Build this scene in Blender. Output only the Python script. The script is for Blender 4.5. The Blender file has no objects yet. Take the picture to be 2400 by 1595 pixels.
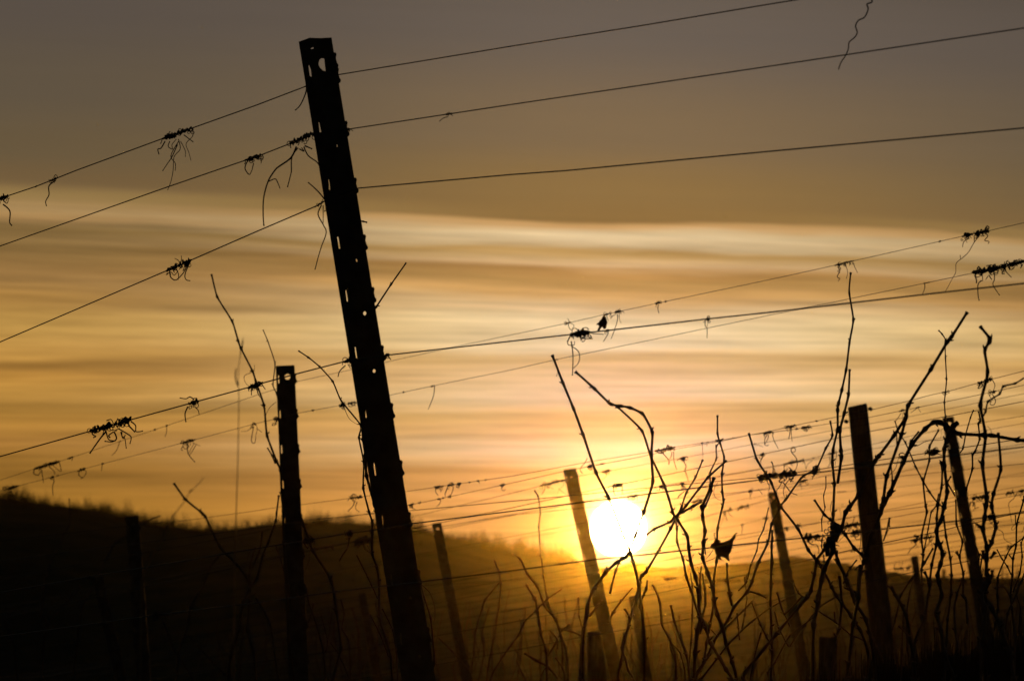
import bpy, math, random
from mathutils import Vector, Matrix
from mathutils.geometry import tessellate_polygon

# ------------------------------------------------------------------ scene basics
sc = bpy.context.scene
COL = sc.collection
W, H, F = 2400.0, 1595.0, 14000.0          # photograph size and focal length in photograph pixels (210 mm lens)
HZ = 1360.0                                # row of the true horizon
EYE = 1.45                                 # height of the lens
PITCH = math.atan((HZ - H / 2) / F)
CP, SP = math.cos(PITCH), math.sin(PITCH)

cam_d = bpy.data.cameras.new("camera")
cam = bpy.data.objects.new("camera", cam_d); COL.objects.link(cam)
cam.location = (0, 0, EYE)
cam.rotation_euler = (math.pi / 2 + PITCH, 0, 0)
cam_d.sensor_width = 36.0
cam_d.lens = F / W * 36.0
cam_d.clip_start = 0.1; cam_d.clip_end = 5000
cam_d.dof.use_dof = True
cam_d.dof.focus_distance = 12.5
cam_d.dof.aperture_fstop = 22
cam_d.dof.aperture_blades = 8
sc.camera = cam

def at(px, py, d):
    """point seen at (px, py) whose distance in front of the lens (world Y) is d metres"""
    u = (px - W / 2) / F; v = (H / 2 - py) / F
    y = CP - v * SP; z = SP + v * CP
    s = d / y
    return Vector((u * s, d, EYE + z * s))

def ground_z(y):
    return EYE - 0.62 - 0.0245 * y

# ------------------------------------------------------------------ mesh helpers
class MB:
    def __init__(s): s.v = []; s.f = []
    def tube(s, pts, rad, n=6, cap=True, squash=None):
        m = len(pts)
        if m < 2: return
        if not isinstance(rad, (list, tuple)): rad = [rad] * m
        base = len(s.v); prev = None
        for i, p in enumerate(pts):
            a = pts[max(i - 1, 0)]; b = pts[min(i + 1, m - 1)]
            t = (b - a)
            if t.length < 1e-9: t = Vector((0, 0, 1))
            t.normalize()
            if prev is None:
                ref = Vector((0, 1, 0)) if abs(t.y) < 0.9 else Vector((1, 0, 0))
                nrm = (ref - t * ref.dot(t)).normalized()
            else:
                nrm = prev - t * prev.dot(t)
                nrm = nrm.normalized() if nrm.length > 1e-6 else prev
            prev = nrm; bn = t.cross(nrm)
            for k in range(n):
                an = 2 * math.pi * k / n
                s.v.append(p + (nrm * math.cos(an) + bn * math.sin(an)) * rad[i])
        for i in range(m - 1):
            for k in range(n):
                k2 = (k + 1) % n
                s.f.append((base + i * n + k, base + i * n + k2, base + (i + 1) * n + k2, base + (i + 1) * n + k))
        if cap:
            s.f.append(tuple(base + k for k in reversed(range(n))))
            s.f.append(tuple(base + (m - 1) * n + k for k in range(n)))
    def ball(s, c, r, rnd=None, n=6, m=4, sx=1, sy=1, sz=1):
        pts = []; rad = []
        base = len(s.v)
        for i in range(m + 1):
            th = math.pi * i / m
            for k in range(n):
                ph = 2 * math.pi * k / n
                q = r * (1 + (rnd.uniform(-.25, .25) if rnd else 0))
                s.v.append(c + Vector((q * sx * math.sin(th) * math.cos(ph), q * sy * math.sin(th) * math.sin(ph), q * sz * math.cos(th))))
        for i in range(m):
            for k in range(n):
                k2 = (k + 1) % n
                s.f.append((base + i * n + k, base + (i + 1) * n + k, base + (i + 1) * n + k2, base + i * n + k2))
    def prism(s, loops, back):
        """loops: outer loop then holes (lists of Vector, one plane); back: offset vector of the rear face"""
        tris = tessellate_polygon(loops)
        flat = [p for l in loops for p in l]
        b = len(s.v); n = len(flat)
        s.v += [p.copy() for p in flat] + [p + back for p in flat]
        for t in tris:
            s.f.append((b + t[0], b + t[1], b + t[2])); s.f.append((b + n + t[2], b + n + t[1], b + n + t[0]))
        o = 0
        for l in loops:
            for i in range(len(l)):
                j = (i + 1) % len(l)
                s.f.append((b + o + i, b + o + j, b + n + o + j, b + n + o + i))
            o += len(l)
    def build(s, name, mat, parent=None, smooth=True, org=None):
        me = bpy.data.meshes.new(name)
        o = org if org is not None else Vector((0, 0, 0))
        me.from_pydata([tuple(p - o) for p in s.v], [], s.f)
        me.validate(); me.update()
        if smooth:
            me.polygons.foreach_set("use_smooth", [True] * len(me.polygons))
        me.materials.append(mat)
        ob = bpy.data.objects.new(name, me); COL.objects.link(ob)
        ob.location = o
        if parent is not None:
            ob.parent = parent
            ob.location = o - parent.location if org is not None else -parent.location
        return ob

def tag(o, label=None, cat=None, group=None, kind=None):
    if label: o['label'] = label
    if cat: o['category'] = cat
    if group: o['group'] = group
    if kind: o['kind'] = kind
    return o

def empty(name, loc):
    e = bpy.data.objects.new(name, None); COL.objects.link(e)
    e.location = loc; e.empty_display_size = 0.05
    return e

# ------------------------------------------------------------------ materials (real-world colours)
def lin(c):
    return tuple(((x / 255) / 12.92 if x / 255 <= 0.04045 else ((x / 255 + 0.055) / 1.055) ** 2.4) for x in c)

def mat(name, c1, c2, scale=40, rough=.6, metal=0, bump=.0, stretch=(1, 1, 1), spec=.5):
    m = bpy.data.materials.new(name); m.use_nodes = True
    nt = m.node_tree; bs = nt.nodes['Principled BSDF']
    tc = nt.nodes.new('ShaderNodeTexCoord'); mp = nt.nodes.new('ShaderNodeMapping')
    mp.inputs['Scale'].default_value = stretch
    nz = nt.nodes.new('ShaderNodeTexNoise'); nz.inputs['Scale'].default_value = scale; nz.inputs['Detail'].default_value = 6
    rp = nt.nodes.new('ShaderNodeValToRGB')
    rp.color_ramp.elements[0].color = (*c1, 1); rp.color_ramp.elements[1].color = (*c2, 1)
    rp.color_ramp.elements[0].position = .35; rp.color_ramp.elements[1].position = .65
    nt.links.new(tc.outputs['Object'], mp.inputs['Vector']); nt.links.new(mp.outputs['Vector'], nz.inputs['Vector'])
    nt.links.new(nz.outputs['Fac'], rp.inputs['Fac']); nt.links.new(rp.outputs['Color'], bs.inputs['Base Color'])
    bs.inputs['Roughness'].default_value = rough; bs.inputs['Metallic'].default_value = metal
    bs.inputs['Specular IOR Level'].default_value = spec
    if bump:
        bp = nt.nodes.new('ShaderNodeBump'); bp.inputs['Strength'].default_value = bump; bp.inputs['Distance'].default_value = .004
        nt.links.new(nz.outputs['Fac'], bp.inputs['Height']); nt.links.new(bp.outputs['Normal'], bs.inputs['Normal'])
    return m

M_STEEL = mat('weathered_steel', (.10, .075, .06), (.17, .14, .12), 30, .75, .15, .4)
M_WOODP = mat('weathered_wood', (.10, .075, .055), (.19, .15, .12), 25, .85, 0, .6, (6, 6, 1), .2)
M_WIRE = mat('galvanised_wire', (.22, .20, .18), (.38, .36, .33), 60, .2, .9)
M_WIRE2 = mat('dull_wire', (.16, .14, .12), (.28, .26, .23), 60, .5, .7)
M_CANE = mat('vine_bark', (.09, .05, .03), (.16, .09, .05), 60, .36, 0, .4, (1, 1, .2))
M_TEND = mat('dry_tendril', (.07, .045, .03), (.13, .08, .05), 80, .6)
M_LEAF = mat('withered_leaf', (.09, .05, .025), (.16, .09, .045), 90, .7)
_t = M_LEAF.node_tree; _b = _t.nodes['Principled BSDF']; _tr = _t.nodes.new('ShaderNodeBsdfTranslucent'); _tr.inputs[0].default_value = (.30, .14, .04, 1)
_mx = _t.nodes.new('ShaderNodeMixShader'); _mx.inputs[0].default_value = .4; _t.links.new(_b.outputs[0], _mx.inputs[1]); _t.links.new(_tr.outputs[0], _mx.inputs[2])
_t.links.new(_mx.outputs[0], _t.nodes['Material Output'].inputs['Surface'])
M_STALK = mat('dry_grass', (.26, .19, .10), (.36, .28, .16), 60, .7)
M_GROUND = mat('winter_meadow', (.045, .05, .02), (.09, .08, .035), .6, .95, 0, 0, (1, 1, 1), .1)
M_HILLW = mat('bare_wood', (.045, .035, .022), (.08, .06, .035), 4, .9, 0, 0, (1, 1, 1), .1)
M_MOUNT = mat('far_ridge', (.05, .05, .035), (.08, .075, .045), .05, .95, 0, 0, (1, 1, 1), .1)

# ------------------------------------------------------------------ reading traced lines
REG = {}
for ch, o in zip("abcdefghijklmnop", [(x, y) for y in (0, 400, 800, 1195) for x in (0, 600, 1200, 1800)]):
    REG[ch] = (o[0], o[1], 3.92)
for ch, o in zip("qrstuvwx", [(1500, 960), (1780, 960), (2060, 960), (1500, 1170), (1780, 1170), (2060, 1170), (1500, 1369), (1180, 1369)]):
    REG[ch] = (o[0], o[1], 6.938)
REG['z'] = (0, 0, 1.0)
def rd(sx):
    out = []; r = REG['z']
    for t in sx.split():
        if t[0].isalpha(): r = REG[t[0]]; t = t[1:]
        x, y = t.split(',')
        out.append((r[0] + float(x) / r[2], r[1] + float(y) / r[2]))
    return out

def smooth(pts, sub=5):
    if len(pts) < 3:
        (x0, y0), (x1, y1) = pts
        return [(x0 + (x1 - x0) * i / sub, y0 + (y1 - y0) * i / sub) for i in range(sub + 1)]
    P = [pts[0]] + pts + [pts[-1]]; out = []
    for i in range(1, len(P) - 2):
        p0, p1, p2, p3 = P[i - 1], P[i], P[i + 1], P[i + 2]
        for k in range(sub):
            t = k / sub
            out.append(tuple(.5 * ((2 * p1[a]) + (-p0[a] + p2[a]) * t + (2 * p0[a] - 5 * p1[a] + 4 * p2[a] - p3[a]) * t * t + (-p0[a] + 3 * p1[a] - 3 * p2[a] + p3[a]) * t ** 3) for a in (0, 1)))
    out.append(pts[-1]); return out

# rows of the vineyard run obliquely away to the left: a row is a vertical plane through an anchor
DX, DY = 1.75, -3.4
def row(apx, ad):
    x0 = (apx - W / 2) / F * ad
    def f(px):
        k = (px - W / 2) / F
        t = (k * ad - x0) / (DX - k * DY)
        return ad + t * DY
    return f
ROWS = {'A': row(800, 10.5), 'B': row(667, 20.0), 'C': row(310, 28.0), 'D': row(1015, 36.0), 'E': row(1340, 29.0), 'F': row(1500, 44.0)}

# ------------------------------------------------------------------ posts
def lerp2(a, b, t): return (a[0] + (b[0] - a[0]) * t, a[1] + (b[1] - a[1]) * t)
def blob(x0, y0, x1, y1, n=12, lean=0):
    cx, cy, rx, ry = (x0 + x1) / 2, (y0 + y1) / 2, (x1 - x0) / 2, (y1 - y0) / 2
    return [(cx + rx * math.cos(2 * math.pi * k / n) + lean * ry * math.sin(2 * math.pi * k / n), cy + ry * math.sin(2 * math.pi * k / n)) for k in range(n)]
def slot(x0, y0, x1, y1, w):
    """a slanted slot from its top (x0,y0) to its foot (x1,y1)"""
    return [(x0 - w * .3, y0 + 2), (x0, y0), (x0 + w * .45, y0 + 3), (x1 + w * .5, y1 - 1), (x1 + w * .3, y1), (x1 - w * .4, y1), (x1 - w * .55, y1 - 4)]

POSTS = []
def foot_y(d, px):
    """photograph row of the ground at depth d"""
    lo, hi = 0, 60000
    gz = ground_z(d) - 0.25
    for _ in range(50):
        m = (lo + hi) / 2
        if at(px, m, d).z > gz: lo = m
        else: hi = m
    return lo

def steel_post(d, tl, tr, bl, br, holes, hooks, label, top=None, group='steel posts of the vine rows', seed=0):
    rnd = random.Random(seed)
    def ext(a, b, y): t = (y - a[1]) / (b[1] - a[1]); return (a[0] + (b[0] - a[0]) * t, y)
    fy = foot_y(d, (bl[0] + br[0]) / 2)
    L, R = ext(tl, bl, fy), ext(tr, br, fy)
    wpx = tr[0] - tl[0]
    P = lambda q, dy=0: at(q[0], q[1], d) + Vector((0, dy, 0))
    base = P(((L[0] + R[0]) / 2, fy)); root = empty('steel_post', base)
    tag(root, label, 'post', group)
    outer = [tl] + (top or []) + [tr]
    nseg = 14
    outer += [lerp2(tr, R, k / nseg) for k in range(1, nseg + 1)] + [lerp2(L, tl, k / nseg) for k in range(0, nseg)]
    mb = MB(); mb.prism([[P(q) for q in l] for l in [outer] + holes], Vector((0, .0025, 0)))
    mb.build('web', M_STEEL, root, smooth=False)
    s = d / F
    for side, (a, b) in (('l', (tl, L)), ('r', (tr, R))):
        wdt = .0028 / s * (1 if side == 'l' else -1)
        m2 = MB()
        off = 3 if side == 'l' else -3
        q = [(a[0] + wdt * .15, a[1] + 4), (b[0] + wdt * .15, b[1]), (b[0] + wdt * 1.15, b[1]), (a[0] + wdt * 1.15, a[1] + 4)]
        m2.prism([[P(z, .003) for z in q]], Vector((0, .034, 0)))
        m2.build('flange', M_STEEL, root, smooth=False)
    k = wpx / 78.0
    for (hx, hy) in hooks:
        q = [(-3, 0), (3, -2), (6, 2), (4.5, 12), (7, 22), (10.5, 28), (10, 33), (5, 37), (4, 42), (-3, 44)]
        m3 = MB(); m3.prism([[P((hx + u * k, hy + v * k), -.0035) for u, v in q]], Vector((0, .003, 0)))
        m3.build('hook', M_STEEL, root, smooth=False)
    POSTS.append(((tl[0] + tr[0]) / 2, label)); return root

def edge(a, b, y): t = (y - a[1]) / (b[1] - a[1]); return a[0] + (b[0] - a[0]) * t

# the big leaning post of the nearest row
hA = [rd("b480,600 490,603 507,640 513,706 492,700 484,650"), rd("b572,1122 580,1124 592,1170 602,1218 582,1222 577,1170"),
      rd("b500,446 527,434 529,448 510,452"), rd("b626,538 639,655 615,648 590,625 577,600 575,580 583,550 600,536"),
      rd("b740,1326 745,1328 750,1348 744,1350"),
      rd("f662,78 668,80 678,112 684,178 668,170 668,120"), rd("f748,604 756,606 766,650 776,716 758,716 750,655 743,615"),
      rd("f824,1092 830,1098 840,1150 847,1200 832,1200 820,1110"),
      rd("f916,812 926,810 933,836 922,836"), blob(*rd("f985,1290")[0], *rd("f1013,1327")[0]),
      rd("j905,48 914,52 922,90 934,165 918,150 908,100"), blob(*rd("j1072,253")[0], *rd("j1098,287")[0]),
      rd("j1004,622 1010,650 1020,698 1004,697 1006,660"), rd("j1080,1112 1088,1118 1098,1170 1106,1228 1090,1228 1078,1150"),
      rd("n1156,45 1162,60 1172,120 1175,160 1164,150 1158,90"), rd("n1238,588 1246,600 1258,690 1248,697 1240,650"),
      blob(*rd("n1405,790")[0], *rd("n1432,815")[0]), rd("n1325,1125 1332,1140 1342,1230 1332,1225 1326,1180"), blob(*rd("n1490,1328")[0], *rd("n1515,1355")[0])]
for _h in hA:
    _xs = [q[0] for q in _h]
    if len(_h) in (5, 6, 7) and max(_xs) - min(_xs) < 12 and max(q[1] for q in _h) - min(q[1] for q in _h) > 15:
        _m = len(_h) / 2
        _ys = [q[1] for q in _h]; _y0, _y1 = min(_ys), max(_ys)
        for _i, (_x, _y) in enumerate(_h):
            _c = (min(_xs) + 2) + (max(_xs) - min(_xs) - 4) * (_y - _y0) / (_y1 - _y0); _h[_i] = (_c + (_x - _c) * .72, _y)
TL, TR, BL, BR = (700, 98), (777, 88), (942, 1595), (1022, 1595)
steel_post(10.5, TL, TR, BL, BR, hA, [(edge(TR, BR, y) + 0, y) for y in (125, 160, 285, 418, 551, 674, 810, 945, 1079, 1200, 1335, 1470)],
           'tall leaning steel post with punched slots, nearest and largest of all posts', top=rd("b432,370 470,356 495,347 540,350 600,351 640,348 670,347"))

def std_holes(tl, tr, bl, br, y0, step, n, big=True, bigr=.15):
    w = tr[0] - tl[0]; out = []
    if big:
        cx = (tl[0] + tr[0]) / 2 + w * .13; cy = tl[1] + w * .58
        out.append(blob(cx - w * bigr, cy - w * bigr * 1.05, cx + w * bigr, cy + w * bigr * 1.05, 14))
    for k in range(n):
        y = y0 + step * k; x = edge(tl, bl, y) + w * .13; x2 = edge(tl, bl, y + step * .24) + w * .13
        out.append(slot(x, y, x2, y + step * .24, w * .06))
    return out
def std_post(d, tl, tr, bl, br, y0, step, n, label, hook=True, **k):
    hs = [(edge(tr, br, y0 + step * i - step * .02), y0 + step * i - step * .02) for i in range(n)] if hook else []
    return steel_post(d, tl, tr, bl, br, std_holes(tl, tr, bl, br, y0, step, n, **k), hs, label)

std_post(20, (646, 857), (690, 855), (677, 1595), (724, 1595), 878, 82, 9, 'upright steel post with a round hole at its head, left of the big leaning post')
std_post(28, (294, 1208), (325, 1207), (320, 1595), (353, 1595), 1228, 60, 6, 'short dark steel post standing against the hill at the left', bigr=.11)
std_post(36, (1012, 1226), (1034, 1223), (1082, 1595), (1106, 1595), 1246, 44, 8, 'thin leaning steel post just right of the big post, head against the hill trees')
std_post(29, (1320, 1100), (1350, 1096), (1432, 1595), (1464, 1595), 1112, 62, 7, 'leaning steel post overlapping the left edge of the sun', bigr=.06)
std_post(37, (1800, 1153), (1821, 1151), (1874, 1595), (1902, 1595), 1166, 42, 9, 'slim leaning steel post with slots right of the withered hanging leaf', bigr=.07)
std_post(30, (2209, 978), (2235, 975), (2316, 1595), (2346, 1595), 1038, 54, 10, 'leaning steel post with a round hole, crossed by the arching cane at the right', bigr=.17)
std_post(52, (2135, 1303), (2151, 1300), (2175, 1595), (2196, 1595), 1318, 30, 4, 'small far steel post whose head just tops the tree line at the right', big=False, hook=False)
std_post(42, (839, 1392), (857, 1390), (876, 1595), (896, 1595), 1404, 40, 3, 'small dark steel post low between the upright and the big leaning post', big=False, hook=False)
std_post(42, (1474, 1397), (1493, 1395), (1508, 1595), (1530, 1595), 1410, 40, 3, 'far steel post low under the sun among the glinting wires', big=False, hook=False)

def wood_post(d, tl, tr, bl, br, label, seed, slant=0, knob=None, rough=.02):
    rnd = random.Random(seed)
    fy = foot_y(d, bl[0]); n = 20; N = 18; mb = MB()
    ytop = (tl[1] + tr[1]) / 2
    rings = []
    for i in range(n + 1):
        t = (i / n) ** 1.3; y = ytop + (fy - ytop) * t
        l, r = edge(tl, bl, y), edge(tr, br, y)
        if i == 0: ins = .10
        elif i == 1: ins = .02
        else: ins = 0
        rings.append((l, r, y, ins))
    rings.insert(1, (edge(tl, bl, ytop + 3), edge(tr, br, ytop + 3), ytop + 4, .02))
    for i, (l, r, y, ins) in enumerate(rings):
        c = at((l + r) / 2, y, d); rad = (at(r, y, d) - at(l, y, d)).length / 2 * (1 - ins)
        tilt = slant * max(0, 1 - i / 3.0)
        for k in range(N):
            an = 2 * math.pi * k / N; q = rad * (1 + rough * math.sin(an * 5 + seed) + rnd.uniform(-rough, rough) * .5)
            mb.v.append(c + Vector((q * math.cos(an), q * math.sin(an), tilt * rad * math.cos(an))))
    m = len(rings)
    for i in range(m - 1):
        for k in range(N):
            k2 = (k + 1) % N; mb.f.append((i * N + k, (i + 1) * N + k, (i + 1) * N + k2, i * N + k2))
    mb.f.append(tuple(range(N)))
    root = empty('wooden_post', at((bl[0] + br[0]) / 2, fy, d)); tag(root, label, 'post', 'wooden posts of the vine rows')
    mb.build('shaft', M_WOODP, root, smooth=True)
    if knob:
        for (kx, ky, kr) in knob:
            b = MB(); b.ball(at(kx, ky, d - .02), kr * d / F, rnd, 8, 5, 1.2, .8, .9)
            b.build('insulator', M_WOODP, root)
    return root
wood_post(23, (1987, 955), (2032, 943), (2052, 1595), (2106, 1595), 'thick round wooden post with slanted top, right of the twin upright canes', 3, slant=.22, knob=[(1983, 987, 5), (2040, 958, 5)])
wood_post(30, (215, 1350), (241, 1347), (271, 1595), (300, 1595), 'leaning dark wooden post at far left, beside the short steel post', 4)
wood_post(24, (1377, 1480), (1410, 1478), (1377, 1595), (1424, 1595), 'low wooden stump post with sunlit rim under the left side of the sun', 5)
wood_post(20, (1920, 1491), (1962, 1491), (1919, 1595), (1963, 1595), 'wide low wooden post top at the lower right, left of the thick round post', 6)
wood_post(20, (2242, 1534), (2282, 1530), (2250, 1595), (2294, 1595), 'broken dark wooden post stub in the bottom right corner', 7, slant=.3)

# ------------------------------------------------------------------ wires
WIRES = {}
def wire(key, rw, r, s, label, lname=None, dd=0, group='trellis wires'):
    pts = rd(s); pts.sort()
    fn = ROWS[rw]
    if pts[0][0] > 5:     # carry on to the frame's left edge, then beyond
        (x0, y0), (x1, y1) = pts[0], pts[min(2, len(pts) - 1)]
        sl = (y1 - y0) / (x1 - x0); pts.insert(0, (-150, y0 + sl * (-150 - x0)))
    else: 
        (x0, y0), (x1, y1) = pts[0], pts[1]; sl = (y1 - y0) / (x1 - x0); pts.insert(0, (-150, y0 + sl * (-150 - x0)))
    (x0, y0), (x1, y1) = pts[-2], pts[-1]; sl = (y1 - y0) / (x1 - x0); pts.append((2550, y1 + sl * (2550 - x1)))
    P = []
    for (a, b) in zip(pts, pts[1:]):
        n = max(1, int((b[0] - a[0]) / 120))
        P += [lerp2(a, b, k / n) for k in range(n)]
    P.append(pts[-1])
    mb = MB(); mb.tube([at(x, y, fn(x) + dd) for x, y in P], r, 6)
    o = mb.build('trellis_wire', M_WIRE2 if key in ('A1', 'A2', 'A4', 'B1', 'B2') else M_WIRE); tag(o, label, 'wire', group)
    WIRES[key] = (pts, fn, lname, dd, r)
def wy(key, x):
    pts = WIRES[key][0]
    for (a, b) in zip(pts, pts[1:]):
        if a[0] <= x <= b[0]: return a[1] + (b[1] - a[1]) * (x - a[0]) / (b[0] - a[0])
    return pts[-1][1]

wire('A1', 'A', .0011, "e0,255 330,145 z177,400 a1490,1275 1780,1172 z600,247 z718,202 z795,175 b1350,590 2350,425 z1500,61 z1800,10.7 z1866,0 z2400,-85", 'topmost wire, meeting the big leaning post near its head', 'topmost wire')
wire('A2', 'A', .0011, "e0,692 z393,438 z504,400 z615,362 z679,337 z730,314 z816,303 z1199,245 z1800,156 z2400,66", 'second wire from the top, just above the middle slots of the big post', 'second wire from the top')
wire('A3', 'A', .0012, "z0,801 z391,634 z451,608 z600,543 z743,482 z766,468 z840,441 z1199,409 z1325,400 z1800,355 z2400,300", 'third wire from the top, nearly level right of the big post', 'third wire from the top')
wire('A4', 'A', .0013, "i0,1055 830,822 1210,715 1820,547 2285,420 z616,897 z690,877 z806,847 z830,841 z907,832 z1199,799 z1424,774 z1659,747 z1800,732 z2216,684 z2400,664", 'fourth thick wire, carrying the big tendril tangle at the lower left', 'fourth wire from the top')
wire('A5', 'A', .0012, "m0,755 850,605 1300,530 z600,1285 z727,1264 z812,1250 z888,1240 z967,1226 z1200,1197 z1334,1180 z1493,1160 z1797,1122 z2000,1096 z2049,1090 z2400,1046.5", 'thick wire crossing just above the sun', 'thick wire just above the sun')
wire('A6', 'A', .0013, "z0,1491 z390,1437 z600,1412 z784,1386 z911,1371 z990,1362 z1200,1336.6 z1399,1310 z1500,1300 z1664,1283 z1840,1264 z2016,1245.7 z2068,1239 z2247,1219.7 z2400,1200", 'thick wire crossing just below the sun, behind the withered leaf', 'thick wire just below the sun')
wire('B1', 'B', .0009, "z0,1124.5 z79,1098.5 z163,1073 z362,1006.6 z600,926 z647,911 z694,894 z827,865 z905,848 z1072,811 z1200,784 z1325,758 z1417,737 z1537,711 z1800,656 z1955,622 z2001,611 z2254,554 z2320,540 z2400,522", 'thin wire from which the small dead leaf hangs above the sun', 'thin wire with the small dead leaf')
wire('B2', 'B', .0009, "z0,1149.5 z46,1137 z186,1101 z242,1085.7 z421,1039 z600,992 z651,980 z697,968 z794,950 z841,940 z916,925 z1018,903 z1200,866 z1304,842 z1508,800 z1656,769 z1800,739 z1899,719 z2165,664 z2279,640 z2400,612", 'thin wire just below the one with the small dead leaf', "wire below the small dead leaf's wire")
wire('B3', 'B', .0009, "z331,1228 z441,1218 z600,1196 z661,1186 z704,1182 z820,1167 z873,1160 z953,1151 z1033,1139 z1200,1115 z1389,1080 z1516,1060 z1582,1047 z1684,1032 z1800,1011 z1864,996 z1963,976 z2050,958 z2134,938 z2182,925 z2221,917 z2292,897 z2325,888 z2400,869", 'thin wire that meets the top of the thick wooden post', 'thin wire at the top of the wooden post', .4)
wire('B4', 'B', .0009, "z600,1247 z661,1233 z705,1228 z880,1200 z959,1182.7 z1059,1162 z1200,1131 z1322,1103.6 z1419,1085 z1500,1070 z1580,1052 z1677,1036 z1756,1019 z1846,1007.6 z1964,989 z2045,976 z2157,953 z2284,927 z2400,902", 'thin sagging wire just below the head of the thick wooden post', 'thin wire below the head of the wooden post', .8)
wire('B5', 'B', .0012, "z600,1318 z967,1238 z1033,1224 z1200,1189 z1334,1160 z1434,1138 z1500,1125 z1655,1092 z1774,1066.7 z1866,1046.5 z1950,1028.5 z2041,1010 z2120,995 z2211,976.6 z2293,961 z2400,940", 'dark wire touching the top of the steel post behind the arching cane', 'dark wire above the sun', 1.2)
wire('B6', 'B', .0012, "z600,1237 z709,1219.7 z850,1205 z959,1196 z1200,1173.7 z1334,1161 z1552,1139 z1787,1117.6 z1866,1106.7 z1997,1087.6 z2058,1078 z2166,1062 z2217,1054 z2400,1027", 'wire wrapped by the long dense tendril roll right of the sun', 'wire just above the thick sun wire', -.6)
wire('C1', 'C', .001, "z1008,1200 z1200,1155 z1353,1116 z1500,1089.7 z1592,1074 z1768,1040 z1840,1029 z1989,1001 z2120,978 z2210,960 z2284,945 z2400,922", 'far thin wire passing over the leaning post at the sun', 'far wire over the post at the sun')
wire('C2', 'C', .001, "z1360,1177 z1579,1133 z1693,1113.5 z1780,1098 z1837,1087 z1884,1078 z1993,1052 z2097,1029 z2146,1019 z2243,998 z2305,989 z2400,974", 'far thin wire behind the twin upright canes', 'far wire behind the twin canes')
wire('C3', 'C', .0009, "z1579,1136 z1885,1080 z1996,1061 z2046,1051 z2132,1038.6 z2267,1015 z2312,1007 z2400,991", 'faint far wire between two dark wires at the right edge', 'faint far wire at the right edge', .5)
wire('C4', 'C', .0009, "z1526,1194 z1620,1176 z1667,1167 z1759,1150 z1840,1136 z1904,1121 z2000,1101 z2090,1087", 'faint far wire level with the upper part of the sun', 'faint far wire level with the sun', .8)
wire('C5', 'D', .0010, "z1529,1240 z1730,1191.6 z1795,1170 z1852,1164 z1928,1156 z2006,1149 z2120,1138.7 z2161,1134 z2262,1125.8 z2329,1120.7 z2400,1114", 'far wire touching the head of the slim slotted post', 'far wire at the slim slotted post')
wire('C6', 'D', .0010, "z1529,1238 z1593,1223 z1686,1200 z1753,1184.4 z1798,1173 z2400,1040", 'far wire running into the head of the slim slotted post from the sun', 'far wire from the sun to the slim post')
wire('C7', 'D', .0010, "z1450,1300 z1521,1281 z1601,1262 z1686,1239 z1739,1229 z1788,1214.7 z1837,1206 z1945,1193 z2120,1160", 'far wire leaving the lower right of the sun', 'far wire right of the sun')
wire('C8', 'C', .0011, "z1504,1290 z1647,1266.6 z1730,1253.6 z1840,1236 z1957,1218 z2010,1209.6 z2069,1199 z2168,1186 z2238,1174 z2267,1169 z2329,1159.6 z2400,1149", 'wire just above the back of the withered leaf', 'wire above the withered leaf')
wire('C9', 'C', .0009, "z1520,1300 z1720,1265 z1780,1253.6 z1881,1232 z2120,1186 z2168,1176 z2330,1150 z2400,1137", 'thin wire crossing the withered leaf just under its raised point', 'thin wire behind the withered leaf', .6)
wire('C10', 'C', .0010, "z1719,1282 z1837,1261.5 z1933,1242 z2079,1214 z2155,1200 z2238,1183.7 z2400,1158", 'wire behind the cane fork and the dead clump at the right', 'wire behind the cane fork', -.4)
wire('C12', 'D', .0010, "z1526,1318.5 z1601,1305.5 z1716,1295 z1788,1282 z2010,1246 z2120,1228 z2240,1201 z2279,1196 z2400,1184", 'far wire under the withered leaf', 'far wire under the withered leaf')
wire('C14', 'D', .0010, "z1500,1366 z1629,1345 z1707,1334 z1768,1325 z1900,1307 z2000,1290 z2120,1268 z2250,1251 z2400,1226", 'far wire at the height of the hill line right of the sun', 'far wire on the hill line')
wire('w7a', 'B', .0012, "n0,1400 z1018,1490 z1200,1457 z1366,1425 z1543,1389 z1625,1372 z1764,1343 z1849,1323 z1908,1308 z1993,1288 z2022,1283 z2071,1271.6 z2187,1247 z2246,1233 z2334,1213 z2400,1197", 'dark wire rising from under the sun to the right, below the dead clump', 'dark wire below the dead clump')
wire('w7b', 'B', .0012, "z1180,1528 z1353,1494 z1552,1460 z1638,1445 z1745,1426 z1858,1393 z2029,1364 z2083,1351 z2260,1316 z2400,1292", 'dark wire crossing the foot of the canes and the far tree tops at the right', 'dark wire across the tree tops', .3)
wire('C15', 'C', .0010, "z1837,1318 z2071,1276.7 z2189,1256.5 z2247,1248.5 z2341,1232 z2400,1225.5", 'wire with the long dry roll between the two right posts', 'wire between the two right posts', .2)
wire('C17', 'E', .0011, "z1840,1318 z1993,1309 z2077,1303 z2190,1295 z2290,1285 z2400,1276", 'nearly level far wire right of the thick wooden post', 'nearly level far wire')
wire('C18', 'E', .0011, "z1840,1385 z2086,1333.6 z2132,1328 z2204,1314 z2300,1300 z2400,1283", 'far wire with tiny dry bits just above the tree line at the right', 'far wire above the tree line')
wire('C20', 'E', .0011, "z1900,1400 z2060,1383 z2160,1368 z2262,1357 z2326,1348.7 z2400,1338", 'far wire against the row of poplars', 'far wire at the poplars')
wire('n1', 'C', .0011, "z0,1425 z331,1362 z600,1315 z712,1292 z835,1268 z960,1246 z1200,1206 z1240,1202 z1400,1186", 'dim wire below the hill line left of the big post', 'dim wire under the hill line')
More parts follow.
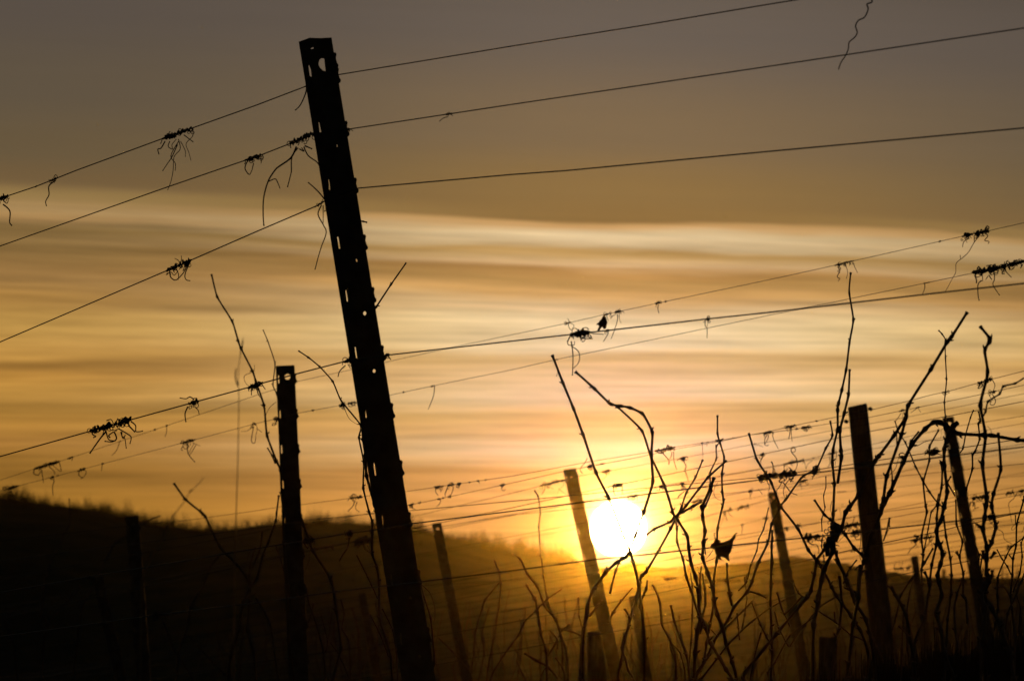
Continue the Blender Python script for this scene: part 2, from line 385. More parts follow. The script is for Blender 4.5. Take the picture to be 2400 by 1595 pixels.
wire('n2', 'D', .0011, "z0,1500 z331,1430 z600,1371 z661,1360 z763,1350 z1000,1300 z1180,1268 z1340,1240", 'dim far wire half way down the dark hill', 'dim wire on the dark hill')

# rows far down the slope: their wires catch the sun
rndg = random.Random(5)
for k, y in enumerate((1345, 1358, 1365, 1383, 1398, 1412, 1420, 1441, 1460, 1468, 1477, 1500, 1509, 1522, 1529, 1545, 1550, 1556, 1574, 1587)):
    fn = row(1480, 34 + 1.2 * ((k * 7) % 20)); sl = -.165 + rndg.uniform(-.012, .012)
    pts = [(-100 + 265 * q, y + sl * (-100 + 265 * q - 1500) + 2.2 * math.sin(q * 1.7 + k)) for q in range(11)]
    mb = MB(); mb.tube([at(x, yy, fn(x)) for x, yy in pts], .0016, 8)
    tag(mb.build('trellis_wire', M_WIRE), 'thin far trellis wire low under the sun, glinting where the light strikes it', 'wire', 'far trellis wires glinting below the sun')

# ------------------------------------------------------------------ vines
def cane_mesh(pts, w0, w1, d, seed, tip=True, nodes=True, tail=0.0):
    rnd = random.Random(seed); s = d / F; w0 *= .95; w1 = .84 * (w1 if w1 < 7 else 7 + (w1 - 7) * .5)
    sm = smooth(pts, 6)
    if len(pts) > 2:                     # canes run nearly straight from node to node
        li = [lerp2(a, b, k / 6) for a, b in zip(pts, pts[1:]) for k in range(6)] + [pts[-1]]
        sm = [lerp2(a, b, .62) for a, b in zip(sm, li)]
    L = [0]
    for a, b in zip(sm, sm[1:]): L.append(L[-1] + math.dist(a, b))
    # resample evenly
    step = max(4.0, w1 * .9); n = max(4, int(L[-1] / step)); out = []; j = 0
    for i in range(n + 1):
        t = L[-1] * i / n
        while j < len(L) - 2 and L[j + 1] < t: j += 1
        u = (t - L[j]) / max(1e-6, L[j + 1] - L[j]); out.append(lerp2(sm[j], sm[j + 1], min(max(u, 0), 1)))
    tot = L[-1]; nd = []
    acc = 0
    for a, b in zip(pts, pts[1:]):
        acc += math.dist(a, b); nd.append(acc)
    sc_ = tot / max(acc, 1e-6)
    nd = [x * sc_ for x in nd[:-1]] if nodes else []
    # fill long bare stretches with nodes as well
    full = []; prev = 0
    for x in nd + [tot]:
        gap = x - prev; k = int(gap // (w1 * 16 + 40))
        if nodes:
            for q in range(k): full.append(prev + gap * (q + 1) / (k + 1))
        if x != tot: full.append(x)
        prev = x
    dz = 0; pp = []; rr = []
    ph = rnd.uniform(0, 6)
    for i, (x, y) in enumerate(out):
        t = tot * i / n; w = w0 + (w1 - w0) * (t / tot) ** .8
        b = 0
        for x0 in full: b += .75 * math.exp(-((t - x0) / (w * .7)) ** 2)
        if tip: b += .55 * math.exp(-(t / (w * .7)) ** 2)
        rr.append(w / 2 * (1 + min(b, .9)) * s * rnd.uniform(.94, 1.06))
        pp.append(at(x, y, d + .02 * math.sin(t / 60 + ph)))
    mb = MB(); mb.tube(pp, rr, 7)
    side = 1
    for x0 in full:
        i = min(n - 1, max(1, int(x0 / tot * n))); w = w0 + (w1 - w0) * (x0 / tot) ** .8
        dx, dy = out[i][0] - out[i - 1][0], out[i][1] - out[i - 1][1]; l = math.hypot(dx, dy) or 1; dx /= l; dy /= l
        nx, ny = -dy * side, dx * side; side = -side
        if rnd.random() < .2: continue
        q = w * rnd.uniform(.9, 1.35); x, y = out[i]
        mb.tube([at(x, y, d), at(x + nx * q * .7 - dx * q * .2, y + ny * q * .7 - dy * q * .2, d - .002), at(x + nx * q * 1.1 - dx * q * .7, y + ny * q * 1.1 - dy * q * .7, d - .003)], [w * .42 * s, w * .34 * s, w * .13 * s], 5)
    return mb

CSEED = [100]
def vine(label, d, head, canes, twigs=(), trunk_w=.045):
    """head: photograph point of the trunk's head (below the frame); canes: (w0, w1, trace)"""
    rnd = random.Random(int(head[0]))
    hp = at(head[0], head[1], d)
    gz = ground_z(d)
    root = empty('grape_vine', Vector((hp.x, d, gz))); tag(root, label, 'grapevine', 'bare grapevines along the rows')
    mb = MB(); n = 14; P = []; R = []
    for i in range(n + 1):
        t = i / n; z = hp.z + (gz - .1 - hp.z) * t
        P.append(Vector((hp.x + .03 * math.sin(t * 5 + head[0]) * t, d + .03 * math.sin(t * 4), z))); R.append(trunk_w / 2 * (1 + .25 * rnd.uniform(-1, 1)) * (1.25 if i == 0 else 1))
    mb.tube(P, R, 9); mb.build('trunk', M_CANE, root)
    for (w0, w1, s) in canes:
        CSEED[0] += 1
        pts = rd(s)
        if pts[-1][1] > 1560:
            tx = head[0] + (pts[-1][0] - head[0]) * .25
            pts = pts + [((pts[-1][0] * .6 + tx * .4), (pts[-1][1] + head[1]) / 2), (tx, head[1] + 10)]
        dd = d + random.Random(CSEED[0]).uniform(-.16, .16)
        o = cane_mesh(pts, w0, w1, dd, CSEED[0]).build('cane', M_CANE, root)
    for (w0, s) in twigs:
        pts = smooth(rd(s), 7); mb = MB(); CSEED[0] += 1
        mb.tube([at(x, y, d - .03) for x, y in pts], [w0 / 2 * d / F * (1 - .4 * i / len(pts)) for i in range(len(pts))], 5)
        mb.build('tendril', M_TEND, root)
    return root

vine('bare vine with a tall zigzag cane rising left of the upright steel post', 18.6, (735, 1850), [
    (4, 9, "e1943,950 1995,1158 2135,1385 2190,1568 i2215,65 2322,275 2352,370 j75,590 100,860 190,1100 225,1180 235,1400 250,1568 n250,60 255,300 290,700 z676,1500 z690,1598"),
    (2.5, 3.5, "f65,1460 110,1568 j175,200 155,400 190,480 205,560"),
    (3, 5, "j105,975 150,1050 178,1120"),
    (4, 9, "j210,1410 190,1568 n180,100 110,300 60,420 10,620 m2290,720 2230,880 2200,1100 2120,1350 2100,1568"),
    (6, 9, "n395,0 440,140 500,300 520,370 690,640 740,930 780,1260 700,1568"),
    (3, 6, "n455,700 490,860 540,1000 590,1170 620,1300 640,1568"),
    (5, 8, "n0,800 130,1040 170,1300 210,1568"),
    (2.5, 3, "n530,850 490,1010 460,1030 375,760"),
    (2.5, 4, "n780,820 810,940 790,1090 850,1190 870,1568"),
    (3, 4, "n680,1210 760,1310 790,1400"), (3, 4, "n790,1380 850,1520 900,1620"),
    (2.5, 4, "n180,320 250,520 300,760 360,900"), (2, 3, "n600,965 660,1200 640,1300"), (2, 3, "n700,930 650,1290"),
], [(1.6, "i2310,285 2250,310 2245,350 2265,390 2290,410"), (1.6, "j185,555 130,600 95,665 75,735"), (1.6, "n500,380 480,480 440,580"), (1.5, "n670,655 600,680 555,695"), (1.3, "i2338,270 2338,210")])

vine('bare vine between the two left posts, one cut cane leaning to the upper left', 24, (600, 1800), [
    (5, 8, "i1597,1300 1705,1450 1850,1568 m1885,55 2025,345 2170,490 2265,610 2300,720 2290,850 2270,1100 2330,1300 2350,1568"),
    (3, 5, "m2350,330 2300,500 2290,600 2310,720"),
    (4, 7, "m2352,760 2230,830 2210,950 2170,1130 2110,1350 2120,1568"),
    (2.5, 4, "m2240,1040 2220,1290 2200,1568"), (3, 5, "n55,190 45,330 10,430 z590,1330"),
], [(1.5, "m2300,380 2270,460 2290,540")])

vine('dim bare vine in the dark left corner beside the short steel post', 25, (420, 1800), [
    (3, 6, "m2010,415 1930,520 1860,720 1750,920 1700,1150 1640,1300 1620,1568"), (3, 5, "m1825,745 1750,880 1735,1010"),
    (3, 5, "m1500,1010 1600,1290 1780,1560"), (3, 5, "m1730,1140 1860,1290 2060,1500 2120,1580"),
    (2.5, 3.5, "m1475,50 1400,75 1290,125"), (3, 4.5, "m1160,235 1060,290 990,420 915,565 830,740 760,880 720,1100 700,1300 680,1568"),
])
vine('faint bare vine at the far left edge, its tip above the dark hill', 27, (120, 1800), [
    (2.5, 5, "i635,1440 645,1568 m645,115 580,235 545,320 450,520 400,720 385,960 430,1040 400,1300 390,1568"), (3, 4.5, "m740,690 600,860 440,1040 380,1300"),
    (3, 5, "m40,1000 120,1200 160,1568")])

vine('bare vine with canes climbing tight along the left edge of the big leaning post', 12.6, (915, 1800), [
    (3, 8, "j390,85 485,148 590,235 705,365 780,540 965,770 945,880 990,1110 985,1345 1040,1568 n1070,110 1065,200 1065,400 1110,520 1130,660 1135,990 1200,1200 1240,1350 1250,1568"),
    (6, 9, "j975,780 985,900 1005,1050 1015,1230 1090,1500 1120,1568 n1150,170"),
    (2.5, 5, "n925,410 1060,680 1120,810"), (3, 5, "n1160,900 1255,1090 1290,1300 1300,1568"), (3, 6, "n1045,950 1140,1130 1215,1330"),
    (3.5, 5, "f1380,845 1240,1045 1105,1250 1040,1340"),
    (4, 8, "n1518,685 1545,800 1605,985 1625,1200 1640,1400 1600,1568"),
    (3, 4, "f1020,475 980,465 930,460"),
], [(1.5, "j805,600 860,710 940,765"), (2, "n1520,680 1600,760 1640,880 1645,960 1640,1015"), (1.4, "n1020,320 1050,370 1065,400"), (1.4, "n985,300 1000,360 1050,390")])

vine('bare vine left of the sun with a pale cane in front of the dark hill', 22, (1290, 1850), [
    (4, 9, "o0,395 80,450 140,590 235,705 300,880 400,1000 450,1150 x970,1170 960,1320 1020,1568"),
    (5, 10, "o130,680 215,820 x520,240 560,470 610,800 700,1100 710,1568"),
    (3, 5, "x950,70 700,240 530,420 340,610 240,830 130,980 0,1150 n2150,1568"),
    (4, 5, "x1080,640 950,740 850,950 720,1160"), (3, 5, "x750,740 880,880 880,1050"),
    (5, 10, "x340,1110 520,1220 720,1330 900,1568"), (3.5, 4, "x870,690 1010,740 1140,775 1270,825 1350,840"),
    (4, 5, "x840,1180 960,1340 1000,1500"), (3, 7, "x590,1568 690,1340"), (3, 4, "x220,1240 300,1430 370,1568"),
    (5, 7, "x930,800 1000,1000 1040,1200 1050,1568"), (3, 4, "k205,1365 240,1420 260,1568 o245,155 265,400 290,600 320,800 350,900"),
    (3, 5, "n2190,460 2230,560 2250,680 2230,900 2180,1200 2120,1568"), (3, 4, "n2240,660 2100,830 2020,1100 1990,1400 1980,1568"),
    (3, 4, "n1680,1170 1800,1290 1940,1450 2000,1568"), (3, 3, "x1220,200 1230,500 1280,700"), (3, 4, "x1390,500 1560,330"),
])

vine('vine with the long straight cut cane pointing down into the sun', 10.4, (1512, 2000), [
    (6, 11, "k370,125 470,385 565,615 655,860 770,1200 885,1430 o1085,385 1115,480 1165,680 1190,900 1220,1200 1215,1568"),
    (5, 9, "x1970,390 2050,530 2030,700 1960,850 1920,1030 1980,1200 2030,1400 2120,1568"),
    (3, 6, "x2100,50 1900,280 1780,450 1700,620"),
    (3, 6, "o1245,640 1235,720 1200,790 1170,880"), (3, 5, "o1300,690 1350,830 1375,1050 1450,1190 1500,1330 1510,1568"),
], [(1.6, "k400,170 418,280 405,320")])

vine('vine with the cane bent in a hook above the sun', 9.7, (1375, 2000), [
    (6, 13, "k580,275 750,425 900,572 990,590 1080,605 1200,660 1290,830 1280,1050 1295,1290 1210,1568 o1130,240 1060,420 960,480 860,570 740,740 690,900 650,1200 650,1568"),
    (4, 6, "o1010,420 950,560 900,760"), (3, 5, "x1610,250 1530,330 1400,520"),
    (4, 9, "x1390,280 1380,500 1290,700 1260,1000 1250,1400 1250,1568")])

vine('broad vine right of the sun with crossing canes, three cut tips in a fan', 10.6, (1640, 1900), [
    (5, 14, "k970,600 1190,810 1270,1040 1400,1320 1480,1568 t520,200 600,310 770,590 790,800 830,1040 900,1250 950,1480 w960,400 1060,700 1150,950 1300,1200 1400,1380 1500,1568"),
    (5, 10, "q1405,825 1110,1090 960,1280 740,1568 t600,280 500,470 290,850 100,1170 o1190,600 1140,800 1090,980 1030,1200 1000,1400 980,1568"),
    (4, 7, "q1020,810 900,1100 750,1350 680,1568 t620,240 580,330 600,460 600,680 700,970 750,1250 830,1480 w960,520 1010,640 980,800"),
    (7, 12, "q1205,1100 1150,1260 1010,1568 t1015,140 1020,280 1060,510 1030,700 1020,950 1100,1200 1190,1450 w1200,250 1260,500 1340,700 1400,950 1500,1250 1570,1568"),
    (4, 9, "q1260,90 1260,390 1300,530 1370,770 1330,1050 1340,1350 1360,1480 1340,1568 t1260,470 1255,700 1245,1000 1190,1350 w1200,300 1140,650 1080,950 1050,1250 900,1568"),
    (3, 5, "q1355,465 1240,590 1240,800 1140,1020 1150,1250 1170,1310 1060,1568 t1015,140"),
    (5, 7, "t110,570 240,470 500,360 560,280 700,200 860,110 1010,30"),
    (4, 7, "t1410,1030 1430,1350 1470,1568 w1440,120 1500,340"), (3, 4, "t1070,670 1050,750 1070,890"),
    (5, 8, "w500,330 560,600 650,850 760,1150 800,1400 810,1568"), (3, 7, "w200,0 330,280 350,640 480,870 500,1050 580,1230 580,1568"),
    (3, 6, "w520,960 650,1100 720,1350 740,1568"), (3, 5, "t820,1180 850,1400 w850,250 850,500 830,950 800,1300 790,1568"),
    (4, 6, "t1020,1200 1050,1450 w1060,320 1000,560 930,900"), (9, 12, "w990,450 940,750 900,1100 880,1568"),
    (3, 4, "t990,240 1010,330 1040,440"), (3, 4, "w1260,840 1150,720"), (3, 4, "w1160,1120 1100,1200 1010,1260"),
    (3, 8, "t1000,1080 975,1230 980,1400 w985,200 960,450"),
], [(2, "t1190,810 1130,900 1050,985"), (2, "t1240,930 1170,970 1060,1010 950,1050 870,1065"), (1.5, "q1265,1180 1210,1270 1205,1370 1250,1440 1330,1475"),
    (1.5, "t840,965 870,900 905,860"), (1.5, "t930,1090 970,1140")])

vine('vine with two tall parallel canes just left of the thick wooden post', 10.8, (1880, 1850), [
    (4, 14, "h760,935 745,1110 785,1370 750,1568 l720,250 680,440 650,560 640,620 640,800 600,980 590,1100 610,1300 600,1568 u1200,400 1190,600 1080,780 940,970 900,1200 840,1450 790,1568 w1740,1380 1700,1568 z1745,1596"),
    (5, 10, "l750,255 740,490 700,660 660,820 670,1000 675,1060 640,1300"),
    (10, 12, "u1210,560 1200,830 1050,1130 1010,1300 960,1568 p460,850 420,1050 410,1568"),
    (7, 12, "s430,130 250,410 0,750 r1880,830 1610,1380 1470,1568 u1400,200 1340,450 1240,680"),
    (5, 9, "u890,0 1050,240 1170,340 1280,420 1390,560 1540,790 1680,900 1760,960"),
    (8, 12, "u1240,830 1270,1000 1400,1250 1450,1450 p715,620 780,780 800,850 900,1000 950,1200 980,1568"),
    (5, 11, "q1770,380 1900,810 2060,1060 2130,1170 2280,1568 u340,110 630,480 800,830 920,970 1020,1110 1180,1430 1260,1568 p770,980 850,1100 920,1300 900,1568"),
    (3.5, 4, "u1580,980 1470,1120 1400,1240"), (6, 8, "p655,600 680,850 650,1100 620,1170 600,1400 560,1568"),
    (4, 11, "r1150,180 1190,420 1080,620 930,950 690,1090 440,1440 330,1568 t2280,130 2140,400 2080,700 1920,1030 1820,1330 1740,1500 w1520,370 1440,560 1340,700 1180,960 1080,1200 950,1400 880,1568"),
    (4, 5, "w2050,210 1920,150 1790,110"), (3, 6, "w1830,260 1690,410 1380,710 1290,800"), (3, 7, "w2359,240 2110,380 1790,620 1440,960 1270,1180 1020,1500 960,1568"),
    (5, 8, "t2150,500 2140,760 w2130,20 2120,300 2140,700 2150,1100 2140,1568"), (4, 7, "w2230,130 2350,480 u700,1568"),
    (3, 4, "w1580,460 1600,700 1620,900"), (3, 4, "t1700,1250 w1740,200 1700,500 1660,720"), (3, 5, "w1820,290 1960,650 2060,850 2150,1000"), (3, 5, "w1970,770 1880,1100 1820,1400 1800,1568"),
    (2.5, 3, "r1080,1080 1080,1260 1040,1390 1060,1568 u1070,120 1010,330 1020,520"), (2.5, 3, "u1030,560 1010,760 1050,980 1060,1300"),
    (3, 4, "t2090,130 2010,480 1930,640 1900,830 1800,1060 1740,1330 1600,1480"), (3, 5, "u190,500 220,620 200,800 220,1010 190,1200 180,1568"),
    (3, 4, "p190,650 240,680 280,760 350,810"), (3, 5, "p85,750 140,920 200,1060"), (3, 5, "p60,930 100,1080 190,1250"), (3, 5, "p420,980 200,1150 60,1400 0,1500"),
    (3, 5, "p610,930 620,1020 700,1090 760,1140 900,1200"), (3, 4, "p400,880 520,960 640,1040"), (4, 5, "p650,780 480,880 330,1060 200,1250"),
], [(2, "u1700,-10 1760,400"), (1.8, "u1650,560 1640,750 1620,850 1650,990"), (1.5, "u1480,460 1400,560 1270,700 1260,760"), (1.5, "u1180,20 1150,150 1180,240"), (1.5, "k2300,1400 2260,1350"), (1.4, "r1250,690 1250,760 1230,900"), (1.6,"u240,1210 150,1210 90,1190")])

vine('vine with the longest slanting cane, its tip high between the two right posts', 9.9, (2010, 1950), [
    (7, 13, "h1830,1300 1690,1520 1650,1568 l1500,250 1290,580 1270,690 1225,860 1090,1240 1060,1450 1030,1568 u2040,50 1970,230 1800,600 1700,1000 1640,1200 1590,1568 p850,500 830,800 780,1050 740,1400 720,1568"),
    (3, 5, "s260,180 320,370 430,530 600,930 700,1120 820,1330 970,1530 v1100,150"), (3, 4, "s290,340 290,560"),
    (3, 5, "s190,830 220,1150 190,1290"), (3, 5, "l1115,1700 p1115,65 1090,200 1060,280"),
    (3, 7, "v250,1568 220,1450 130,1390"), (8, 9, "p1130,700 1270,960 1310,1200 1340,1400 1350,1568"),
    (4, 5, "p1200,1060 1300,1160 1340,1250"), (3, 5, "v550,1240 350,1568 p1180,960 1140,1100"), (3, 4, "p1250,860 1240,1050 1230,1300 1220,1568"),
    (3, 4, "p900,1100 1000,1250 1060,1400")])

vine('vine with the thick cane arching over the head of the right steel post', 10.2, (2090, 1900), [
    (8, 14, "s2420,505 2250,490 1840,415 1700,410 1300,390 1180,330 1080,240 1000,205 900,190 750,310 530,570 400,840 180,1350 90,1500 20,1600"),
    (9, 10, "s1280,210 1210,260 1150,330"),
    (4, 5, "s650,350 520,510 500,560"),
    (8, 13, "s1180,300 1100,500 1060,640 1060,900 1110,1330 1060,1568 v1000,350 930,500 990,750 1040,880 1000,1050 950,1230 980,1350 1020,1568 p1540,950 1590,1100 1620,1300 1680,1480 1700,1568"),
    (5, 9, "s1000,850 1030,950 1020,1250 960,1568 v940,300 930,750 860,1050 820,1400 800,1568 p1440,980 1350,1200 1330,1568"),
    (4, 6, "s970,330 820,600 820,820 720,1180 760,1568 v780,200 690,600 720,900 690,1150 700,1400"),
    (3, 4, "s970,1360 930,1560 v850,200 800,480 740,800 730,860"), (5, 6, "v1050,260 1090,600 1160,950 1180,1230 1170,1568 p1650,1000 1640,1200 1620,1568"),
    (4, 6, "v880,790 740,1030 700,1100"), (6, 7, "v740,1170 820,1350 810,1500"), (4, 5, "s1170,1080 1110,1180"), (4, 5, "s1110,1180 1240,1400"),
    (4, 6, "v1250,0 1260,400 1360,680 1310,930 1370,1200 1370,1568 p1820,820 1830,1040"), (6, 6, "v1260,850 1310,930"),
    (4, 7, "v1360,1280 1270,1540 p1710,900 1720,1100 1750,1300"), (3, 5, "v570,1260 500,1500 p1270,980 1280,1300"),
], [(2, "s570,595 650,570 750,515 850,495 1000,490 1080,470"), (1.6, "s170,1060 270,950 300,850 330,780 400,800"), (1.6, "s400,820 350,760 330,720 390,700 430,740"), (2.2, "v1040,810 1080,840 1090,890 1060,930")])

vine('vine with a thin upright cane rising above the right steel post', 14.5, (2200, 1900), [
    (3, 4, "h1567,1465 1600,1500 1635,1555 z2215,802 l1630,150 1640,345 1630,470 1620,560 1630,700 1640,800 s1110,420 1100,520"),
    (3, 4, "s1540,0 1490,120 1410,400 1370,620 1320,700"),
    (4, 5, "s1620,20 1650,180 1615,220 1640,470 1560,680 1520,730 1520,960 1420,1290 1420,1450 v1440,60"),
    (3, 6, "v1500,500 1560,720 1630,900 1610,1100 1650,1250 1700,1400"), (4, 4, "v1680,920 1640,1200 1700,1400 1720,1568")])

vine('knotty thick vine with forked canes at the right edge, rising above all others there', 9.4, (2330, 1850), [
    (7, 17, "h1950,1430 2040,1540 z2320,800 l1990,80 2020,290 1950,580 2000,860 1970,1130 2010,1430 v1740,100 1720,300 1690,480 1760,780 1750,950 1750,1200 1790,1320 1700,1568 p2060,900 2150,1100 2220,1300 2260,1568"),
    (6, 12, "l2115,840 2140,1170 2070,1400 v1830,100 1900,440 1830,700 1770,830"),
    (4, 5, "l2352,335 2270,385 2160,410 2130,480 2020,550 2000,640 1975,690"),
    (8, 9, "v1890,850 1810,960"), (7, 8, "v1690,820 1700,930 1740,980"), (5, 6, "v1580,390 1640,440 1690,490"), (6, 8, "v1840,1150 1840,1250 1800,1300"),
    (4, 9, "p1990,620 1940,800 1960,1100 1950,1400 1960,1568"), (12, 16, "v1740,1350 1640,1568 p1990,900 1980,1200 2000,1568"),
    (3, 4, "v1880,1440 2030,1410 2120,1550"), 
], [(1.8, "v1930,480 2010,530 2050,650 2200,740"), (1.6, "v1580,400 1530,370 1530,440 1560,460 1580,410 1540,350 1480,330"), (1.8, "s2240,1350 2190,1440 2120,1500 2110,1568 v2110,100 2140,260 2165,380"), (1.5,"v1860,420 1800,340 1740,330"), (1.6, "s1830,370 1810,310 1760,265")])

vine('slender bare vine half cut by the right edge of the photograph', 12, (2380, 1850), [
    (4, 7, "s2359,1400 v2350,20 2240,400 2230,750 2180,960 2170,1230 2140,1568 p2240,900 2270,1200 2260,1568"),
    (3, 6, "v2380,600 2350,620 2150,770 2060,940 1930,1260 1930,1568 p2110,900 2080,1100"),
    (3, 4, "v1920,810 2000,960 2090,1090 2150,1220"), (3, 5, "v2359,600 2310,720 2330,920 2290,1200 2180,1500"), (3, 4, "v2120,900 2170,970"),
    (3, 4, "p2352,600 2280,750 2320,900 2300,1150 2340,1400"), (3, 3, "v2220,250 2220,390"),
    (3, 6, "v2359,1200 2250,1500 p2200,950 2180,1200"),
], [(1.5, "v2230,390 2170,440 2160,490 2200,480 2235,420"), (1.5, "v2359,430 2350,480 2325,525")])

# low brush of canes in the dark foot of the picture
def brush(label, d, x0, x1, n, seed, ytop):
    rnd = random.Random(seed); cs = []
    for k in range(int(n * 2.3)):
        x = rnd.uniform(x0, x1); y = rnd.uniform(*ytop); w = rnd.choice((1.5, 2, 2.6, 3.6)) * 21 / d
        dx = rnd.uniform(-60, 60); pts = [(x, y)]
        m = 4; 
        for q in range(1, m + 1):
            t = q / m; pts.append((x + dx * t + rnd.uniform(-9, 9), y + (1640 - y) * t))
        cs.append((w, w * 1.7, " ".join("z%.1f,%.1f" % p for p in pts)))
    vine(label, d, ((x0 + x1) / 2, 1800), cs)
brush('low dense vine under the big post, canes lost in the dark', 30, 980, 1180, 12, 11, (1400, 1560))
brush('low vine below the sun, thin canes in front of the glinting wires', 32, 1440, 1620, 14, 12, (1400, 1560))
brush('low tangled vine at the foot of the slim slotted post', 33, 1760, 1990, 16, 13, (1370, 1540))
brush('low tangled vine right of the foot of the thick wooden post', 28, 2080, 2260, 14, 14, (1380, 1540))
brush('low vine in the bottom right corner, dark and crowded', 24, 2230, 2400, 14, 15, (1400, 1540))
brush('low vine between the two leftmost posts, hardly visible in the dark', 34, 480, 700, 9, 16, (1440, 1560))
brush('low vine right of the upright steel post, thin twigs in the dark', 32, 720, 920, 13, 17, (1400, 1560))
brush('low twiggy vine left of the stump post under the sun', 34, 1180, 1400, 12, 18, (1380, 1560))

# tall dry grass stalks, close to the lens and out of focus
def stalk(label, d, w, main, sides):
    root = empty('grass_stalk', at(*rd(main)[-1], d)); tag(root, label, 'grass stalk')
    pts = rd(main); lx, ly = pts[-1]; px_, py_ = pts[-2]
    gy = foot_y(d, lx); t = (gy - ly) / (ly - py_) if ly != py_ else 0
    pts = smooth(pts, 6) + [(lx + (lx - px_) * min(t, 1.0), gy)]
    mb = MB(); mb.tube([at(x, y, d) for x, y in pts], [w / 2 * d / F * (.5 + .5 * i / len(pts)) for i in range(len(pts))], 6); mb.build('stem', M_STALK, root)
    for s in sides:
        q = smooth(rd(s), 5); mb = MB(); mb.tube([at(x, y, d) for x, y in q], [w * .5 * d / F * math.sin(math.pi * (i + .6) / (len(q) + .6)) + .0001 for i in range(len(q))], 6); mb.build('seed_head', M_STALK, root)
stalk('tall blurred dry grass stalk left of the upright steel post', 7.2, 3.2, "i2235,0 2195,210 2190,400 2195,560 2185,1100 2170,1568 m2165,250 2155,500 2150,900", ["i2190,400 2165,330 2165,280 2172,240", "i2190,420 2175,380 2160,330", "i2235,-40 2218,60 2205,150"])
stalk('short blurred grass stalk slanting behind the cut cane at the left', 7.0, 3.0, "i1870,1250 1830,1300 1740,1390 1700,1460 1615,1568 m1570,90 1480,280 1400,420 1300,640", ["i1740,1390 1750,1370 1780,1350", "m1620,10 1605,35 1590,60"])

# ------------------------------------------------------------------ leaves
def leaf(name, label, d, outline, seed, lobes=None):
    rnd = random.Random(seed); pts = rd(outline)
    cx = sum(p[0] for p in pts) / len(pts); cy = sum(p[1] for p in pts) / len(pts)
    # ragged rim
    rim = []
    for a, b in zip(pts, pts[1:] + pts[:1]):
        n = max(1, int(math.dist(a, b) / 2.2))
        for k in range(n):
            x, y = lerp2(a, b, k / n); rim.append((x + rnd.uniform(-.5, .5), y + rnd.uniform(-.5, .5)))
    root = empty(name, at(cx, cy, d)); tag(root, label, 'leaf')
    tris = tessellate_polygon([[Vector((x, y, 0)) for x, y in rim]])
    mb = MB(); s = d / F
    def q(x, y): return at(x, y, d) + Vector((0, .011 * math.sin((x - cx) * .13) + .007 * math.cos((y - cy) * .17 + x * .05), 0))
    mb.v = [q(x, y) for x, y in rim] + [q(x, y) + Vector((0, .0006, 0)) for x, y in rim]
    n = len(rim)
    for t in tris: mb.f.append(tuple(t)); mb.f.append(tuple(n + k for k in reversed(t)))
    for i in range(n): j = (i + 1) % n; mb.f.append((i, j, n + j, n + i))
    mb.build('blade', M_LEAF, root)
    return root
lf = leaf('withered_leaf', 'large withered vine leaf with ragged points hanging on the thick wire right of the sun', 9.3, "t1135,780 1160,735 1200,690 1215,650 1240,615 1260,645 1310,665 1305,695 1360,690 1420,665 1480,630 1520,580 1550,540 1590,538 1560,570 1555,620 1520,680 1505,740 1490,840 1455,890 1450,950 1458,1010 1420,985 1370,945 1335,925 1305,940 1335,990 1300,985 1265,955 1225,880 1205,810 1165,790", 3)
mb = MB(); pp = smooth(rd("t1225,640 1210,580 1210,545 1230,540"), 5); mb.tube([at(x, y, 9.29) for x, y in pp], .0009, 5); mb.build('petiole', M_TEND, lf)
lf = leaf('dead_leaf', 'small dead leaf hanging from the thin wire above the sun', ROWS['B'](1412) - .01, "g845,1322 862,1340 878,1388 862,1450 842,1455 828,1432 812,1455 800,1478 780,1476 798,1430 790,1415 772,1415 800,1385 830,1345", 4)

# ------------------------------------------------------------------ dry tendril tangles on the wires
CL = []
def knot(key, x0, x1, r, strands=(), w=2.2, lumps=None):
    CL.append((key, x0, x1, r, strands, w, lumps))
K = knot
K('A1', -6, 20, 6.5, ["e30,310 90,370 88,470 107,502", "e30,210 35,250 40,270", "e10,250 60,300 75,270 65,240"], 3)
K('A1', 82, 87, 3.2)
K('A1', 117, 133, 4.5, ["e510,90 450,140 450,220 420,280 427,322", "e495,60 510,38 528,55 515,80"], 2.6)
K('A1', 380, 453, 7.5, ["a1515,1300 1480,1360 1450,1372 1460,1415", "a1560,1300 1545,1345 1585,1370 1580,1330 1620,1280", "a1640,1280 1655,1370 1600,1440 1590,1568 e1570,100 1540,178", "a1640,1300 1570,1430 1610,1500 1610,1568", "a1660,1300 1700,1380 1703,1440", "a1770,1180 1770,1250 1710,1320 1735,1400 1755,1475", "a1690,1240 1775,1305", "a1630,1330 1580,1440 1540,1500 1495,1568"], 2.6)
K('A1', 714, 722, 3, ["b465,800 455,860 410,960 363,1012"], 3)
K('A2', 574, 612, 7, ["a2275,1480 2255,1520 2255,1560 e2290,35 2312,0", "b35,1440 50,1480 45,1500", "b60,1420 65,1460 40,1480", "a2330,1500 2315,1560"], 2.6)
K('A2', 680, 737, 9, ["b370,1350 320,1450 210,1530 170,1568 f110,100 70,250 65,400 72,505", "b385,1360 330,1440 325,1568 f320,30 290,150", "b440,1350 480,1430 560,1490 600,1560 z766,415", "b450,1340 515,1368", "f118,98 175,75 200,110 220,160", "b400,1370 440,1390 420,1360", "b310,1300 320,1360"], 3.6)
K('A3', 390, 416, 7, ["e1560,930 1570,980 1620,1002 1690,930 1720,860", "e1610,890 1640,950 1635,1000", "e1540,940 1530,955 1570,930 1600,960 1635,920"], 2.6)
K('A3', 419, 448, 7, ["e1740,850 1700,950 1710,1000 1745,1010", "e1650,850 1640,825 1605,805", "e1660,850 1667,810 1665,780", "e1700,870 1680,920 1700,900"], 2.4)
